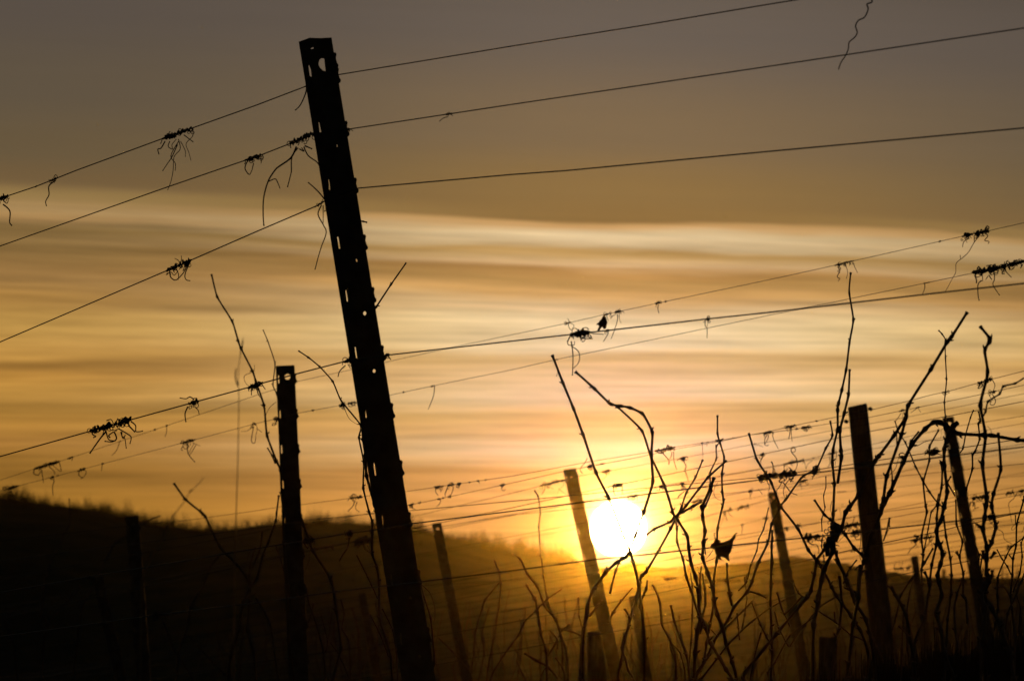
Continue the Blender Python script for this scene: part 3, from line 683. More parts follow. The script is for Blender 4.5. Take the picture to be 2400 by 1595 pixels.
K('A3', 742, 766, 5, ["f640,275 570,190 480,108", "f600,320 570,400 620,500 645,570 600,700 570,800 543,905", "f617,320 617,480", "f650,310 640,350", "f665,350 628,372"], 3)
K('A4', 210, 264, 10, ["i975,825 920,890 825,1025", "i840,805 850,850 880,870 860,880", "i1050,830 1070,890 1030,920 965,915", "i975,830 1000,900 1060,910", "i1090,800 1190,860 1205,890 1195,935", "i980,725 1020,715 1040,750", "i1010,880 1000,860 1040,830"], 3.6, 5)
K('A4', 267, 308, 10, ["i1180,770 1240,830", "i1205,735 1245,770 1250,825 1310,822", "i1120,830 1120,870 1145,885 1160,980", "i1110,830 1130,890 1150,860"], 3.4, 4)
K('A4', 441, 465, 7, ["i1725,600 1700,660 1708,735", "i1790,600 1820,630 1830,670", "i1780,530 1745,508 1710,525 1655,518", "i1800,520 1815,540"], 3)
K('A4', 583, 615, 8, ["i2310,430 2310,490", "j20,430 15,470 40,510", "j60,370 40,390"], 2.4)
K('A4', 806, 829, 7, ["j820,220 770,270 755,320", "j845,210 868,245", "j885,160 882,210"], 2.6)
K('A2', 1044, 1061, 4.5, ["b1755,1075 1720,1085 1685,1115"], 2)
K('A4', 1337, 1383, 10, ["g545,1500 510,1568", "k545,0 560,130 555,310", "k545,40 610,90 620,160 600,210 555,250", "g720,1480 745,1495 840,1500", "g690,1490 710,1530 730,1530 720,1510", "g640,1540 740,1542", "k510,0 520,30 570,30 575,0"], 3, 4)
K('A4', 1420, 1428, 4.5, ["g880,1470 880,1500 840,1568"], 2)
K('A4', 1654, 1663, 5.5, ["g1775,1370 1775,1420 1792,1450 1792,1535", "g1805,1370 1790,1440", "g1760,1390 1780,1375"], 1.8)
K('A4', 901, 912, 6, ["j1195,125 1220,140 1235,163", "j1190,130 1190,158"], 2.6)
K('A2', 812, 820, 6, ["b850,1215 855,1235 840,1240"], 2)
K('B1', 79, 140, 5.5, ["i315,1175 310,1210 350,1225 375,1190", "i380,1160 390,1230 400,1297", "i450,1150 490,1180 505,1220", "i545,1110 560,1190 490,1140"], 2.2)
K('B1', 158, 172, 3.6, ["i665,1070 660,1095"], 1.6)
K('B1', 280, 283, 2, ["i1100,915 1075,990 1030,1045"], 1.5)
K('B1', 360, 366, 2.6)
K('B1', 389, 393, 2.6, ["i1530,780 1530,830 1515,875"], 1.5)
K('B1', 1325, 1338, 4, ["g520,1400 520,1430 545,1460 570,1420 540,1400", "g530,1390 510,1355"], 1.4)
K('B1', 1415, 1434, 4, ["g905,1355 930,1330 960,1315", "g875,1340 885,1378"], 1.6)
K('B1', 1441, 1456, 5, ["g970,1320 965,1390 912,1542", "g985,1320 990,1370 1005,1398", "g990,1295 993,1268"], 1.8)
K('B1', 1536, 1549, 4.5, ["g1345,1230 1340,1270 1350,1305"], 1.8)
K('B1', 1558, 1562, 2.6)
K('B1', 1956, 2001, 5, ["h640,880 660,920 640,960 640,980 660,990 645,1010", "h710,860 732,930 720,990", "h785,850 800,890 823,937", "h650,880 670,900 640,920 660,935"], 2)
K('B1', 2200, 2205, 2.8)
K('B1', 2254, 2281, 6, ["h1850,620 1800,650 1788,700", "h1800,610 1830,660", "h1800,580 1820,570 1870,620"], 2)
K('B1', 2285, 2318, 6.5, ["h2010,550 2030,525 2015,508 1995,530 1990,560", "h2000,580 2020,600 1990,640 2030,650 2022,672", "h1940,600 1890,665 1840,750 1780,805 1730,850 1725,930 1700,980 1630,1110", "h1895,600 1895,660", "h1765,775 1770,810", "h1955,600 1990,600"], 2.4)
K('B2', 12, 46, 5.5, ["i100,1370 130,1420 195,1447", "i150,1340 155,1385", "i70,1385 90,1400"], 2)
K('B2', 119, 127, 4, ["i490,1250 495,1290 482,1330 488,1412"], 2)
K('B2', 133, 138, 3)
K('B2', 186, 200, 5, ["i728,1190 723,1220 740,1240 765,1250", "i788,1180 790,1210 765,1245 740,1260"], 1.9)
K('B2', 238, 245, 3.6, ["i938,1130 932,1188"], 1.6)
K('B2', 422, 458, 5.5, ["i1720,950 1730,1030 1790,1105", "i1680,965 1665,985 1680,1000", "i1770,930 1840,958", "i1800,950 1745,1040", "i1780,940 1730,1030", "i1720,940 1735,965 1700,985 1680,950"], 2.2)
K('B2', 590, 600, 5, ["i2330,780 2310,910 2340,930 2350,880", "i2310,790 2270,820 2215,825", "j0,760 10,800 -5,880", "j10,800 55,832"], 1.8)
K('B2', 641, 653, 6, ["j185,720 180,760 150,770 160,750 190,760", "j165,700 200,730"], 2)
K('B2', 730, 737, 2.6)
K('B2', 795, 808, 6)
K('B2', 815, 833, 5, ["j850,560 850,590 880,595 905,570 880,550"], 1.6)
K('B2', 944, 948, 2.6)
K('B2', 1009, 1019, 3.4, ["j1640,410 1630,500 1582,622"], 1.7)
K('B2', 1301, 1308, 3.4)
K('B2', 2164, 2180, 3, ["h1440,1040 1440,1080 1418,1135"], 1.8)
K('B2', 2280, 2345, 9, ["h1900,960 1915,1000 1915,1028", "h1940,950 1970,970 1970,1010", "h1960,1010 1930,1045 1930,1140 1940,1190", "h2080,940 2080,1000 2068,1050 2128,1143", "h2020,970 2000,1000", "h2030,960 2055,998"], 3, 6)
K('B2', 2345, 2402, 7, ["h2190,880 2150,940 2170,945", "h2180,900 2190,930 2235,978", "h2340,860 2320,895"], 2.8, 5)
K('B3', 820, 849, 5.5, ["j905,1470 890,1510 840,1560", "j930,1470 915,1530 955,1568", "j870,1420 900,1398 930,1420", "j880,1430 850,1420"], 2)
K('B3', 1020, 1040, 5, ["j1650,1360 1655,1390 1675,1410", "j1690,1350 1700,1380"], 1.6)
K('B3', 1049, 1066, 5, ["j1760,1340 1740,1390 1740,1420", "j1815,1330 1800,1390 1780,1420"], 1.8)
K('B3', 1070, 1080, 4.5, ["j1860,1300 1865,1340 1840,1330"], 1.6)
K('B3', 1099, 1102, 2.4)
K('B3', 1117, 1123, 2.6, ["j2050,1285 2055,1305"], 1.3)
K('B3', 1136, 1140, 2.4)
K('B3', 1535, 1583, 6, ["k1380,1010 1400,1040 1440,1090 1440,1130", "k1470,1010 1460,1060 1440,1080", "k1485,1010 1490,1100 1515,1175", "k1340,1010 1345,1030", "k1395,1000 1380,1030"], 2)
K('B3', 1643, 1648, 3, ["k1748,945 1755,1060"], 1)
K('B3', 1655, 1661, 3, ["k1792,940 1790,960"], 1.2)
K('B3', 1676, 1692, 4)
K('B3', 1717, 1720, 2.2)
K('B3', 1841, 1864, 6, ["l205,790 200,850 190,890", "l215,790 215,850 222,915"], 2)
K('B3', 1911, 1916, 2.4)
K('B3', 2209, 2223, 4, ["l1610,460 1600,470 1620,490 1650,480"], 1.4)
K('B3', 2291, 2326, 6, ["l1950,390 1930,430 1970,410 1960,390", "l2060,350 2085,400 2070,450", "l1920,400 1940,380"], 2.2)
K('B4', 957, 969, 5.5, ["j1425,1510 1440,1530 1465,1540", "j1420,1500 1410,1530"], 1.8)
K('B4', 979, 986, 3.4)
K('B4', 1024, 1031, 3.2, ["j1695,1440 1690,1480 1660,1515"], 1.5)
K('B4', 1037, 1040, 2.4)
K('B4', 1049, 1057, 4)
K('B4', 1171, 1184, 4.5, ["j2275,1320 2255,1350 2275,1370 2292,1355"], 1.7)
K('B4', 1251, 1256, 3)
K('B4', 1376, 1388, 6)
K('B4', 1396, 1418, 3.5, ["k690,1070 670,1110 630,1160 630,1190 650,1210"], 1.6)
K('B4', 1790, 1812, 5, ["q2070,400 2030,470 2025,560", "q2090,400 2080,470 2030,560 2070,580 2090,565", "q2150,400 2190,520 2250,630"], 1.9)
K('B4', 1878, 1898, 5.5, ["l355,800 365,815 350,825"], 1.8)
K('B4', 1864, 1870, 2.8)
K('B4', 2110, 2122, 4, ["l1225,655 1180,720 1165,730", "l1240,650 1235,720"], 1.4)
K('B4', 2146, 2156, 3, ["l1370,610 1310,655", "l1380,615 1405,650"], 1.3)
K('B4', 2318, 2335, 5, ["l2060,480 2090,540 2075,580 2040,570 2080,500", "l2030,490 2050,520"], 1.8)
K('C1', 1266, 1324, 5, ["k300,1320 300,1360 270,1405", "k470,1270 475,1320 440,1350 415,1400", "k430,1350 500,1410", "k310,1330 380,1350"], 1.8)
K('C1', 1408, 1430, 5, ["k860,1210 860,1240 820,1275"], 1.4)
K('C1', 1593, 1612, 5.5, ["k1590,1070 1580,1100 1600,1140 1590,1180 1610,1240 1622,1285", "k1570,1075 1600,1090"], 2)
K('C1', 1766, 1771, 3, ["q1890,570 1960,580 2000,600"], 1)
K('B5', 1434, 1461, 6, ["k930,1330 935,1380 950,1415", "k1000,1320 1010,1350 1005,1410", "k1015,1320 1020,1410"], 2)
K('B5', 1424, 1429, 3)
K('B5', 1782, 1791, 5, ["q2010,740 1960,830 1960,870 1940,925", "q1960,720 1980,760 2000,740"], 2.2)
K('B5', 1853, 1864, 2.6, ["r520,620 520,680 590,770 615,850 610,910 580,990", "r560,610 585,640 570,680 520,680"], 1.9)
K('A5', 1469, 1495, 5.5, ["k1140,1400 1150,1430 1150,1460", "k1060,1430 1080,1440"], 1.8)
K('B6', 1544, 1556, 5.5, ["q330,1260 310,1310 270,1300", "q370,1240 380,1280 340,1300"], 2)
K('B6', 1595, 1604, 5.5, ["q690,1220 740,1260 735,1310 650,1380 610,1435"], 1.9)
K('B6', 1776, 1822, 9, ["r195,840 220,900 220,1020", "r220,930 250,980 245,1020", "r150,1120 130,1170 160,1230 160,1290 140,1315", "r120,1130 140,1200 170,1210"], 2.6, 6)
K('B6', 1824, 1866, 10, ["r370,1100 330,1140 320,1165 350,1170", "r370,1150 330,1240 260,1330", "r500,1110 420,1220 390,1330 410,1420", "r380,1170 480,1300 530,1350 610,1380", "r550,1100 500,1170", "r390,1110 420,1140 400,1160"], 3, 6)
K('B6', 1905, 1917, 9, ["r900,1050 870,1090 860,1120", "r870,1080 850,1070", "r920,1040 960,1050"], 2.4)
K('B6', 2112, 2122, 5, ["s330,760 330,720 380,695 430,730 400,760 340,750", "s390,770 350,790 400,820"], 1.8)
K('B6', 2170, 2203, 7.5, ["s830,700 850,740 910,730 900,700", "s900,720 960,715 1030,740", "s760,720 750,680 790,655 820,680 780,710", "s850,690 900,650 970,660"], 2.2)
K('C2', 1837, 1884, 4.5, ["r400,890 405,950 420,1010", "r430,880 450,900 445,1000", "r720,820 750,910 755,980", "r860,820 790,880 755,960"], 1.5)
K('C2', 1903, 1909, 3)
K('C2', 1941, 1960, 4.5, ["r1140,760 1150,860 1110,930", "r1200,760 1190,850"], 1.8)
K('C2', 2220, 2234, 5, ["s950,330 980,290", "s1010,330 1020,400 1000,450"], 1.3)
K('C4', 1620, 1648, 5, ["t870,50 890,90", "t840,40 850,80", "t820,150 825,210"], 1.6)
K('C4', 1753, 1763, 4.5, ["q1780,1330 1790,1400 1800,1450", "q1820,1330 1800,1400"], 1.4)
K('C4', 1872, 1893, 5, ["r660,1180 680,1240 695,1290"], 1.5)
K('C5', 1962, 1984, 3.5, ["u1290,130 1320,200 1330,300", "u1330,110 1350,70 1370,110 1340,130"], 1.2)
K('C6', 1694, 1716, 4.5, ["t1380,200 1400,290 1420,345", "t1380,210 1360,300 1300,430", "t1440,180 1460,240 1510,280"], 1.6)
K('C6', 1728, 1755, 5, ["t1640,130 1650,170", "t1740,110 1770,145", "t1600,140 1630,160"], 1.6)
K('C7', 1787, 1800, 4.5, ["t2040,310 2050,340"], 1.6)
K('C7', 1737, 1742, 2.6, ["t1665,410 1660,520 1640,580"], 1.1)
K('C8', 1839, 1849, 5, ["u440,460 450,520", "u440,450 470,520"], 1.6)
K('C8', 1869, 1877, 4.5, [], 1.6)
K('C8', 2278, 2313, 6.5, ["s1560,1500 1520,1568", "s1480,1560 1500,1490", "s1540,1490 1570,1560", "v1520,30 1560,140 1510,185", "v1560,140 1630,125", "v1490,30 1470,150"], 2.2)
K('C8', 2358, 2376, 5, ["s2160,1330 2180,1290", "s2190,1350 2200,1390"], 2)
K('C8', 2386, 2400, 5.5, ["s2300,1370 2305,1420"], 2)
K('A6', 1884, 1904, 8, ["u800,650 800,690 860,730 920,730 965,800 960,870", "u830,660 860,690 870,650", "u700,690 720,670 740,690 720,715"], 2.4, 3)
K('A6', 1908, 1922, 8, ["u940,660 1000,665 1060,650"], 2.2, 3)
K('A6', 1996, 2017, 6.5, ["u1500,530 1530,590 1590,600 1640,560", "u1540,520 1570,580 1550,560", "u1550,600 1580,650 1640,640"], 2.2)
K('A6', 2314, 2334, 8, ["v1900,290 1930,250"], 2.4, 3)
K('C10', 1979, 2014, 6.5, ["u1380,460 1420,420 1490,430", "u1520,400 1530,330 1560,280", "u1560,430 1610,480 1640,510"], 2.6)
K('w7a', 1995, 2010, 5, ["u1540,820 1550,860"], 2)
K('w7a', 2142, 2156, 5, ["v570,580 600,600 560,610"], 1.6)
K('C15', 2133, 2190, 6, ["v600,700 590,740 520,800 475,870", "v600,710 630,780", "v850,640 865,750 870,800", "v880,640 800,720 770,760"], 2)
K('C12', 1686, 1700, 4, ["t1410,1160"] and [], 1.6)
K('C14', 1556, 1583, 5, [], 1.5)
K('A5', 812, 826, 8, ["n860,250 845,330 830,360 790,420 768,462", "n880,240 890,225 870,210"], 3)
K('n1', 833, 872, 7, ["n985,290 1000,340 1050,390", "n960,310 930,350", "n1000,260 1015,220"], 2.4)
K('n1', 738, 780, 6, ["n620,380 650,370"], 1.8)
K('A6', 357, 390, 8, ["m1500,1020 1530,1100 1560,1180"], 2.4)
K('A5', 712, 736, 9, ["n440,300 480,350"], 3)
K('A5', 203, 216, 6, [], 2)
K('C18', 2095, 2117, 4.5, ["v260,1040 240,1120", "v340,1020 330,1080", "v390,1010 370,1080"], 1.6)
K('C18', 2124, 2134, 5, ["v480,1110 440,1160"], 1.6)
K('C17', 2360, 2373, 5, ["v2110,570"] and [], 1.6)

def clump_mesh(key, x0, x1, r, strands, w, lumps, seed):
    rnd = random.Random(seed); pts, fn, ln, dd, wr = WIRES[key]
    d = fn((x0 + x1) / 2) + dd; s = d / F; L = x1 - x0; mb = MB()
    def C(x): return (x, wy(key, x))
    tw = max(1.7, min(3.0, r * .42))
    # coils wound round the wire
    r *= 1.12; w *= 1.2
    for c in range(4 if r > 7 else 3 if r > 4.8 else 2):
        turns = max(1.5, L / (r * rnd.uniform(.7, 1.5))); n = int(turns * 8) + 4; P = []; R = []
        a0 = rnd.uniform(0, 6.28); k0 = rnd.uniform(.22, .95 if r > 7 else .7) * (1 if w > 2.5 else .8); ph = rnd.uniform(0, 6)
        for i in range(n + 1):
            t = i / n; x = x0 + L * t; x_, y_ = C(x); env = min(1, 5 * t + .3, 5 * (1 - t) + .3)
            q = r * k0 * env * (.75 + .45 * math.sin(ph + t * L * .22)) * rnd.uniform(.8, 1.2)
            a = a0 + turns * 6.283 * t
            P.append(at(x_ + rnd.uniform(-.12, .12) * r, y_ + q * math.cos(a), d) + Vector((0, q * s * math.sin(a), 0)))
            R.append(tw / 2 * s * rnd.uniform(.75, 1.15))
        mb.tube(P, R, 5)
    # swollen knots
    nl = (lumps * 2 // 3 if lumps is not None else max(1, int(L / (r * 4.2))))
    if r > 3.0:
        for k in range(nl):
            x = x0 + L * (k + rnd.uniform(.2, .8)) / nl; x_, y_ = C(x)
            mb.ball(at(x_, y_ + rnd.uniform(-.15, .25) * r, d), r * rnd.uniform(.32, .85 if r > 6.5 else .55) * s, rnd, 7, 5, rnd.uniform(1, 1.6), 1, rnd.uniform(.7, 1))
    else:
        x_, y_ = C((x0 + x1) / 2); mb.ball(at(x_, y_, d), r * .75 * s, rnd, 7, 5, 1.2, 1, 1)
    # loose curls
    if r > 4.2:
        for k in range(int(2 + L / 9)):
            x = x0 + L * rnd.random(); x_, y_ = C(x); q = r * rnd.uniform(.35, .85); a = rnd.uniform(0, 6.28); sg = rnd.choice((-1, 1)); P = []
            cx, cy = x_ + rnd.uniform(-.3, .3) * r, y_ + rnd.uniform(-.7, 1.3) * r
            for i in range(11):
                a2 = a + sg * i * .6; q2 = q * (1 - .05 * i); P.append(at(cx + q2 * math.cos(a2), cy + q2 * math.sin(a2), d + .002 * math.sin(i)))
            mb.tube(P, [tw * .38 * s * (1 - .04 * i) for i in range(11)], 5)
        for k in range(int(1 + L / 14)):      # short broken ends
            x = x0 + L * rnd.random(); x_, y_ = C(x); l = r * rnd.uniform(.8, 1.7); a = rnd.uniform(.2, 2.9)
            b = a + rnd.uniform(-.9, .9)
            P = smooth([(x_, y_), (x_ + l * .6 * math.cos(a), y_ + l * .6 * math.sin(a)), (x_ + l * (.6 * math.cos(a) + .5 * math.cos(b)), y_ + l * (.6 * math.sin(a) + .5 * math.sin(b)))], 4)
            mb.tube([at(*p, d - .002) for p in P], tw * .36 * s, 5)
    st = []
    for q in strands:
        pts2 = rd(q)
        # start each strand on the clump
        P = smooth(pts2, 6); m2 = MB(); n = len(P)
        ww = w * (1 if len(st) == 0 else rnd.uniform(.6, .9))
        m2.tube([at(x, y, d - .004 + .006 * math.sin(i * .35)) for i, (x, y) in enumerate(P)], [ww / 2 * s * (1.05 - .35 * i / n) * (1.5 if i == n - 1 and ww > 2.4 else 1) for i in range(n)], 5)
        st.append(m2)
    return mb, st, d

bykey = {}
for c in CL: bykey.setdefault(c[0], []).append(c)
ORD = ['', 'first', 'second', 'third', 'fourth', 'fifth', 'sixth', 'seventh', 'eighth', 'ninth', 'tenth', 'eleventh', 'twelfth', 'thirteenth', 'fourteenth', 'fifteenth', 'sixteenth', 'seventeenth', 'eighteenth', 'nineteenth', 'twentieth']
seed = 1000
for key, lst in bykey.items():
    lst.sort(key=lambda c: c[1])
    for i, (k, x0, x1, r, strands, w, lumps) in enumerate(lst):
        seed += 1
        mb, st, d = clump_mesh(key, x0, x1, r, strands, w, lumps, seed)
        cx = (x0 + x1) / 2; base = at(cx, wy(key, cx), d)
        size = 'long dense' if x1 - x0 > 38 else 'thick' if r > 6.2 else 'small' if x1 - x0 > 8 else 'tiny'
        tail = ('with %s hanging strands' % ('many' if len(strands) > 4 else 'several' if len(strands) > 2 else 'two') if len(strands) > 1 else 'with one hanging strand' if strands else '')
        ln = WIRES[key][2]
        if len(lst) == 1: place = 'on the ' + ln
        elif i == len(lst) - 1: place = 'last at the right on the ' + ln
        elif i == 0: place = 'leftmost on the ' + ln
        else: place = ORD[i + 1] + ' from the left on the ' + ln
        noun = 'dry knot' if r <= 3.4 else 'dry tendril tangle'
        label = ' '.join(('%s %s %s, %s' % (size, noun, tail, place)).replace(' ,', ',').split())
        if len(label.split()) > 16: label = '%s dry tangle, %s' % (size, place)
        if len(label.split()) > 16: label = label.replace('from the left', 'from left').replace('at the right', 'at right').replace('dry tangle', 'tangle')
        if len(label.split()) > 16: label = label.replace('on the thin', 'on').replace('on the', 'on', 1).replace(' the ', ' ')
        root = empty('tendril_tangle', base); tag(root, label, 'dry tendril', 'dry tendrils left on the wires')
        mb.build('coil', M_TEND, root)
        for m2 in st: m2.build('strand', M_TEND, root)

# a long wavy tendril hanging from above at the top right
mb = MB(); P = smooth(rd("d900,-110 930,-60 945,-20 955,20 910,40 920,80 905,130 880,165 830,190 805,240 820,300 795,345 745,390 738,450 710,515 670,575 648,640"), 6)
mb.tube([at(x, y, 9.05) for x, y in P], [.0012 * (1.1 - .3 * i / len(P)) for i in range(len(P))], 6)
tag(mb.build('hanging_tendril', M_TEND), 'long wavy tendril hanging from the topmost wire at the upper right', 'dry tendril')

# the dark dead clump where the twin canes meet the thick wire
rnd = random.Random(77); mb = MB(); d = 10.6
for k in range(26):
    t = rnd.random(); x, y = lerp2((1937, 1290), (1962, 1232), t); x += rnd.uniform(-6, 6); y += rnd.uniform(-6, 6)
    mb.ball(at(x, y, d + rnd.uniform(-.02, .01)), rnd.uniform(4, 8.5) * d / F, rnd, 7, 5, rnd.uniform(.8, 1.3), 1, rnd.uniform(.9, 1.6))
for k in range(20):
    x = rnd.uniform(1932, 1966); y = rnd.uniform(1228, 1292); a = rnd.uniform(0, 6.28); P = []
    for i in range(10): a += rnd.uniform(.2, .7); x += 2.4 * math.cos(a); y += 2.4 * math.sin(a); P.append(at(x, y, d - .02))
    mb.tube(P, 1.0 * d / F, 5)
tag(mb.build('dead_wood_clump', M_CANE), 'dark ragged clump of dead wood where the twin canes cross the thick wire', 'dead wood')

# ------------------------------------------------------------------ land
SKY = [(-400, 1140), (0, 1166), (100, 1178), (230, 1190), (300, 1210), (400, 1226), (470, 1236), (540, 1238), (620, 1226), (700, 1226), (760, 1228), (850, 1222), (930, 1226), (1000, 1238), (1100, 1262), (1200, 1288), (1300, 1306), (1400, 1326), (1500, 1345), (1600, 1352), (2000, 1356), (2400, 1362), (2800, 1366)]
def skyl(px):
    for a, b in zip(SKY, SKY[1:]):
        if a[0] <= px <= b[0]:
            t = (px - a[0]) / (b[0] - a[0]); t = t * t * (3 - 2 * t) * .5 + t * .5
            return a[1] + (b[1] - a[1]) * t
    return SKY[0][1] if px < SKY[0][0] else SKY[-1][1]
RID = 190.0
def land(x, y):
    z = ground_z(min(max(y, -40), 128))
    if y > 120:
        px = 1200 + x / max(y, 1) * F
        zr = EYE + RID * (HZ - skyl(1200 + x / RID * F) - 5) / F if abs(x) < 80 else EYE + RID * (HZ - skyl(-400 if x < 0 else 2800)) / F
        t = min(1, max(0, (y - 120) / (RID - 120))); t = t * t * (3 - 2 * t)
        z = z + (zr - z) * t
        if y > RID: z -= (y - RID) * .012
    return z + .05 * math.sin(x * .7 + y * .3) * (1 if y > 30 else .3)
mb = MB(); xs = [-180, -130, -90] + [-60 + 1.0 * i for i in range(121)] + [90, 130, 180]; ys = [-60, -30, -10, 0] + [4 + 4 * i for i in range(30)] + [124 + 2 * i for i in range(40)] + [208, 222, 236, 248]
for y in ys:
    for x in xs: mb.v.append(Vector((x, y, land(x, y))))
nx = len(xs)
for j in range(len(ys) - 1):
    for i in range(nx - 1): a = j * nx + i; mb.f.append((a, a + 1, a + nx + 1, a + nx))
tag(mb.build('ground', M_GROUND), kind='structure')

# hazy hill lines far beyond on the right
def ridge(name, Y, pts, rough, seed):
    rnd = random.Random(seed); mb = MB(); n = 160; x0, x1 = pts[0][0], pts[-1][0]
    for i in range(n + 1):
        px = x0 + (x1 - x0) * i / n
        for a, b in zip(pts, pts[1:]):
            if a[0] <= px <= b[0]:
                t = (px - a[0]) / (b[0] - a[0]); t = t * t * (3 - 2 * t); py = a[1] + (b[1] - a[1]) * t
        p = at(px, py + rough * (math.sin(px * .11) * .5 + rnd.uniform(-.5, .5)), Y)
        mb.v += [Vector((p.x, Y - 12, -8)), p, Vector((p.x, Y + 12, -8))]
    for i in range(n):
        for k in (0, 1): a = i * 3 + k; mb.f.append((a, a + 3, a + 4, a + 1))
    return tag(mb.build(name, M_MOUNT), kind='structure')
ridge('distant_hill', 240, [(1250, 1380), (1400, 1345), (1480, 1318), (1560, 1330), (1650, 1326), (1740, 1318), (1860, 1303), (1920, 1312), (1975, 1318), (2040, 1335), (2200, 1352), (2500, 1362)], .6, 1)
ridge('distant_rise', 216, [(1300, 1392), (1420, 1366), (1560, 1348), (1700, 1350), (1850, 1346), (2000, 1350), (2200, 1352), (2400, 1352), (2600, 1352)], 2.0, 2)

# the wood of bare trees along the crest, one mass
rnd = random.Random(9); mb = MB()
def tree_tuft(px, dpt, hgt, wid, n, z0=None):
    x = (px - W / 2) / F * dpt; zb = z0 if z0 is not None else land(x, dpt) - .12
    for k in range(n):
        a = rnd.gauss(0, .75); bx = x + rnd.gauss(0, wid * .2); h = hgt * rnd.uniform(.55, 1.0) * (1 - .35 * abs(a)); r = rnd.uniform(.0035, .007)
        p0 = Vector((bx, dpt + rnd.uniform(-.5, .5), zb)); p1 = p0 + Vector((a * wid * .5, 0, h * .6)); p2 = p1 + Vector((a * wid * .3 + rnd.uniform(-.05, .05), 0, h * .4))
        mb.tube([p0, p1, p2], [r, r * .8, r * .3], 3, cap=False)
px = -60.0
while px < 2460:
    left = px < 1350
    for q in range(2):
        dpt = RID + rnd.uniform(-7, 3); clump = .5 + .5 * math.sin(px * .021 + 2 * math.sin(px * .007)) 
        h = (rnd.choice((.24, .32, .42, .56)) * rnd.uniform(.8, 1.15) + .26 * clump * (1 + .35 * math.sin(px * .13))) if left else rnd.uniform(.10, .26) + .1 * clump
        tree_tuft(px + rnd.uniform(-6, 6), dpt, h, .16 + .1 * clump, int(13 + 8 * clump))
    px += 5.5
for k in range(1500):       # brush down the face of the hill
    px = rnd.uniform(-60, 2460); dpt = rnd.uniform(140, 186)
    tree_tuft(px, dpt, rnd.uniform(.12, .3), .2, 4)
tag(mb.build('woodland', M_HILLW, smooth=False), kind='stuff')

# poplars and round trees standing singly on the flat land at the right
def far_tree(kind, label, px, ytop, wpx, n, seed):
    rnd = random.Random(seed); d = 196.0; x = (px - W / 2) / F * d; z0 = land(x, d) - .2; top = at(px, ytop, d); h = top.z - z0
    root = empty(kind, Vector((x, d, z0))); tag(root, label, 'tree', 'single trees on the far plain')
    t = MB(); t.tube([Vector((x, d, z0)), Vector((x, d, z0 + h * .5)), Vector((x + .01, d, z0 + h * .85))], [.03, .02, .008], 6); t.build('trunk', M_HILLW, root)
    c = MB(); hw = wpx * d / F / 2
    for k in range(n):
        u = rnd.random() ** .8; env = (math.sin(math.pi * min(1, .12 + u * .88)) ** .6 if kind == 'poplar_tree' else math.sin(math.pi * (.15 + .8 * u)) ** .5)
        b = Vector((x + rnd.uniform(-.3, .3) * hw * env, d + rnd.uniform(-1, 1) * hw * env, z0 + h * (.18 + .78 * u)))
        e = b + Vector((rnd.uniform(-1, 1) * hw * env * .8, rnd.uniform(-1, 1) * hw * .5, h * rnd.uniform(.02, .08)))
        c.tube([b, (b + e) / 2 + Vector((0, 0, .01)), e], [.010, .008, .003], 3, cap=False)
    c.build('crown', M_HILLW, root)
far_tree('poplar_tree', 'narrow poplar standing between the two canes right of the steel post', 2303, 1324, 12, 260, 1)
far_tree('poplar_tree', 'thin poplar left of the pair at the right edge', 2327, 1330, 6, 150, 2)
far_tree('poplar_tree', 'tall thin poplar near the right edge', 2348, 1326, 8, 200, 3)
far_tree('poplar_tree', 'low poplar beside the tall thin one near the right edge', 2359, 1338, 6, 150, 4)
far_tree('round_tree', 'squat round tree left of the right leaning steel post', 2211, 1332, 18, 300, 5)
far_tree('round_tree', 'low bushy tree just right of the thick wooden post', 2097, 1338, 34, 420, 6)
far_tree('poplar_tree', 'rightmost poplar, cut by the thin vine at the edge', 2384, 1332, 8, 180, 7)
far_tree('round_tree', 'small bushy tree between the twin cane foot and the wooden post', 1958, 1340, 22, 260, 8)

# dead grass and brush low at the right
rnd = random.Random(31); mb = MB(); d0 = 15.5
for k in range(5200):
    px = rnd.triangular(1860, 2460, 2460); t = (px - 1860) / 600
    top = 1612 - 92 * t ** .8 + 16 * math.sin(px * .045) + rnd.expovariate(1 / 14.0) * -1
    d = d0 + rnd.uniform(-2.5, 2.5); b = at(px + rnd.uniform(-14, 14), 1700, d); b.z = ground_z(d) - .02
    e = at(px + rnd.gauss(0, 16), top + rnd.uniform(0, 40), d); m_ = (b + e) / 2 + Vector((rnd.uniform(-.02, .02), 0, .03)); r = rnd.uniform(.0012, .0026)
    q = b + (e - b) * .62 + Vector((rnd.uniform(-.01, .01), 0, 0)); mb.tube([q + (b - q) * .7, q, e], [r, r, r * .35], 3, cap=False)
tag(mb.build('undergrowth', M_HILLW, smooth=False), 'dark dead grass and brush in the lower right corner', kind='stuff')

# ------------------------------------------------------------------ sky, sun and air
SUNPX, SUNPY = 1449, 1238
s_az = math.atan((SUNPX - 1200) / F); s_el = math.atan((HZ - SUNPY) / F)
sdir = Vector((math.sin(s_az) * math.cos(s_el), math.cos(s_az) * math.cos(s_el), math.sin(s_el)))
sl = bpy.data.lights.new('sun', 'SUN'); sl.energy = .18; sl.angle = math.radians(.5); sl.color = (1.0, .39, .03)
so = bpy.data.objects.new('sun', sl); COL.objects.link(so); so.rotation_euler = (-sdir).to_track_quat('-Z', 'Y').to_euler()

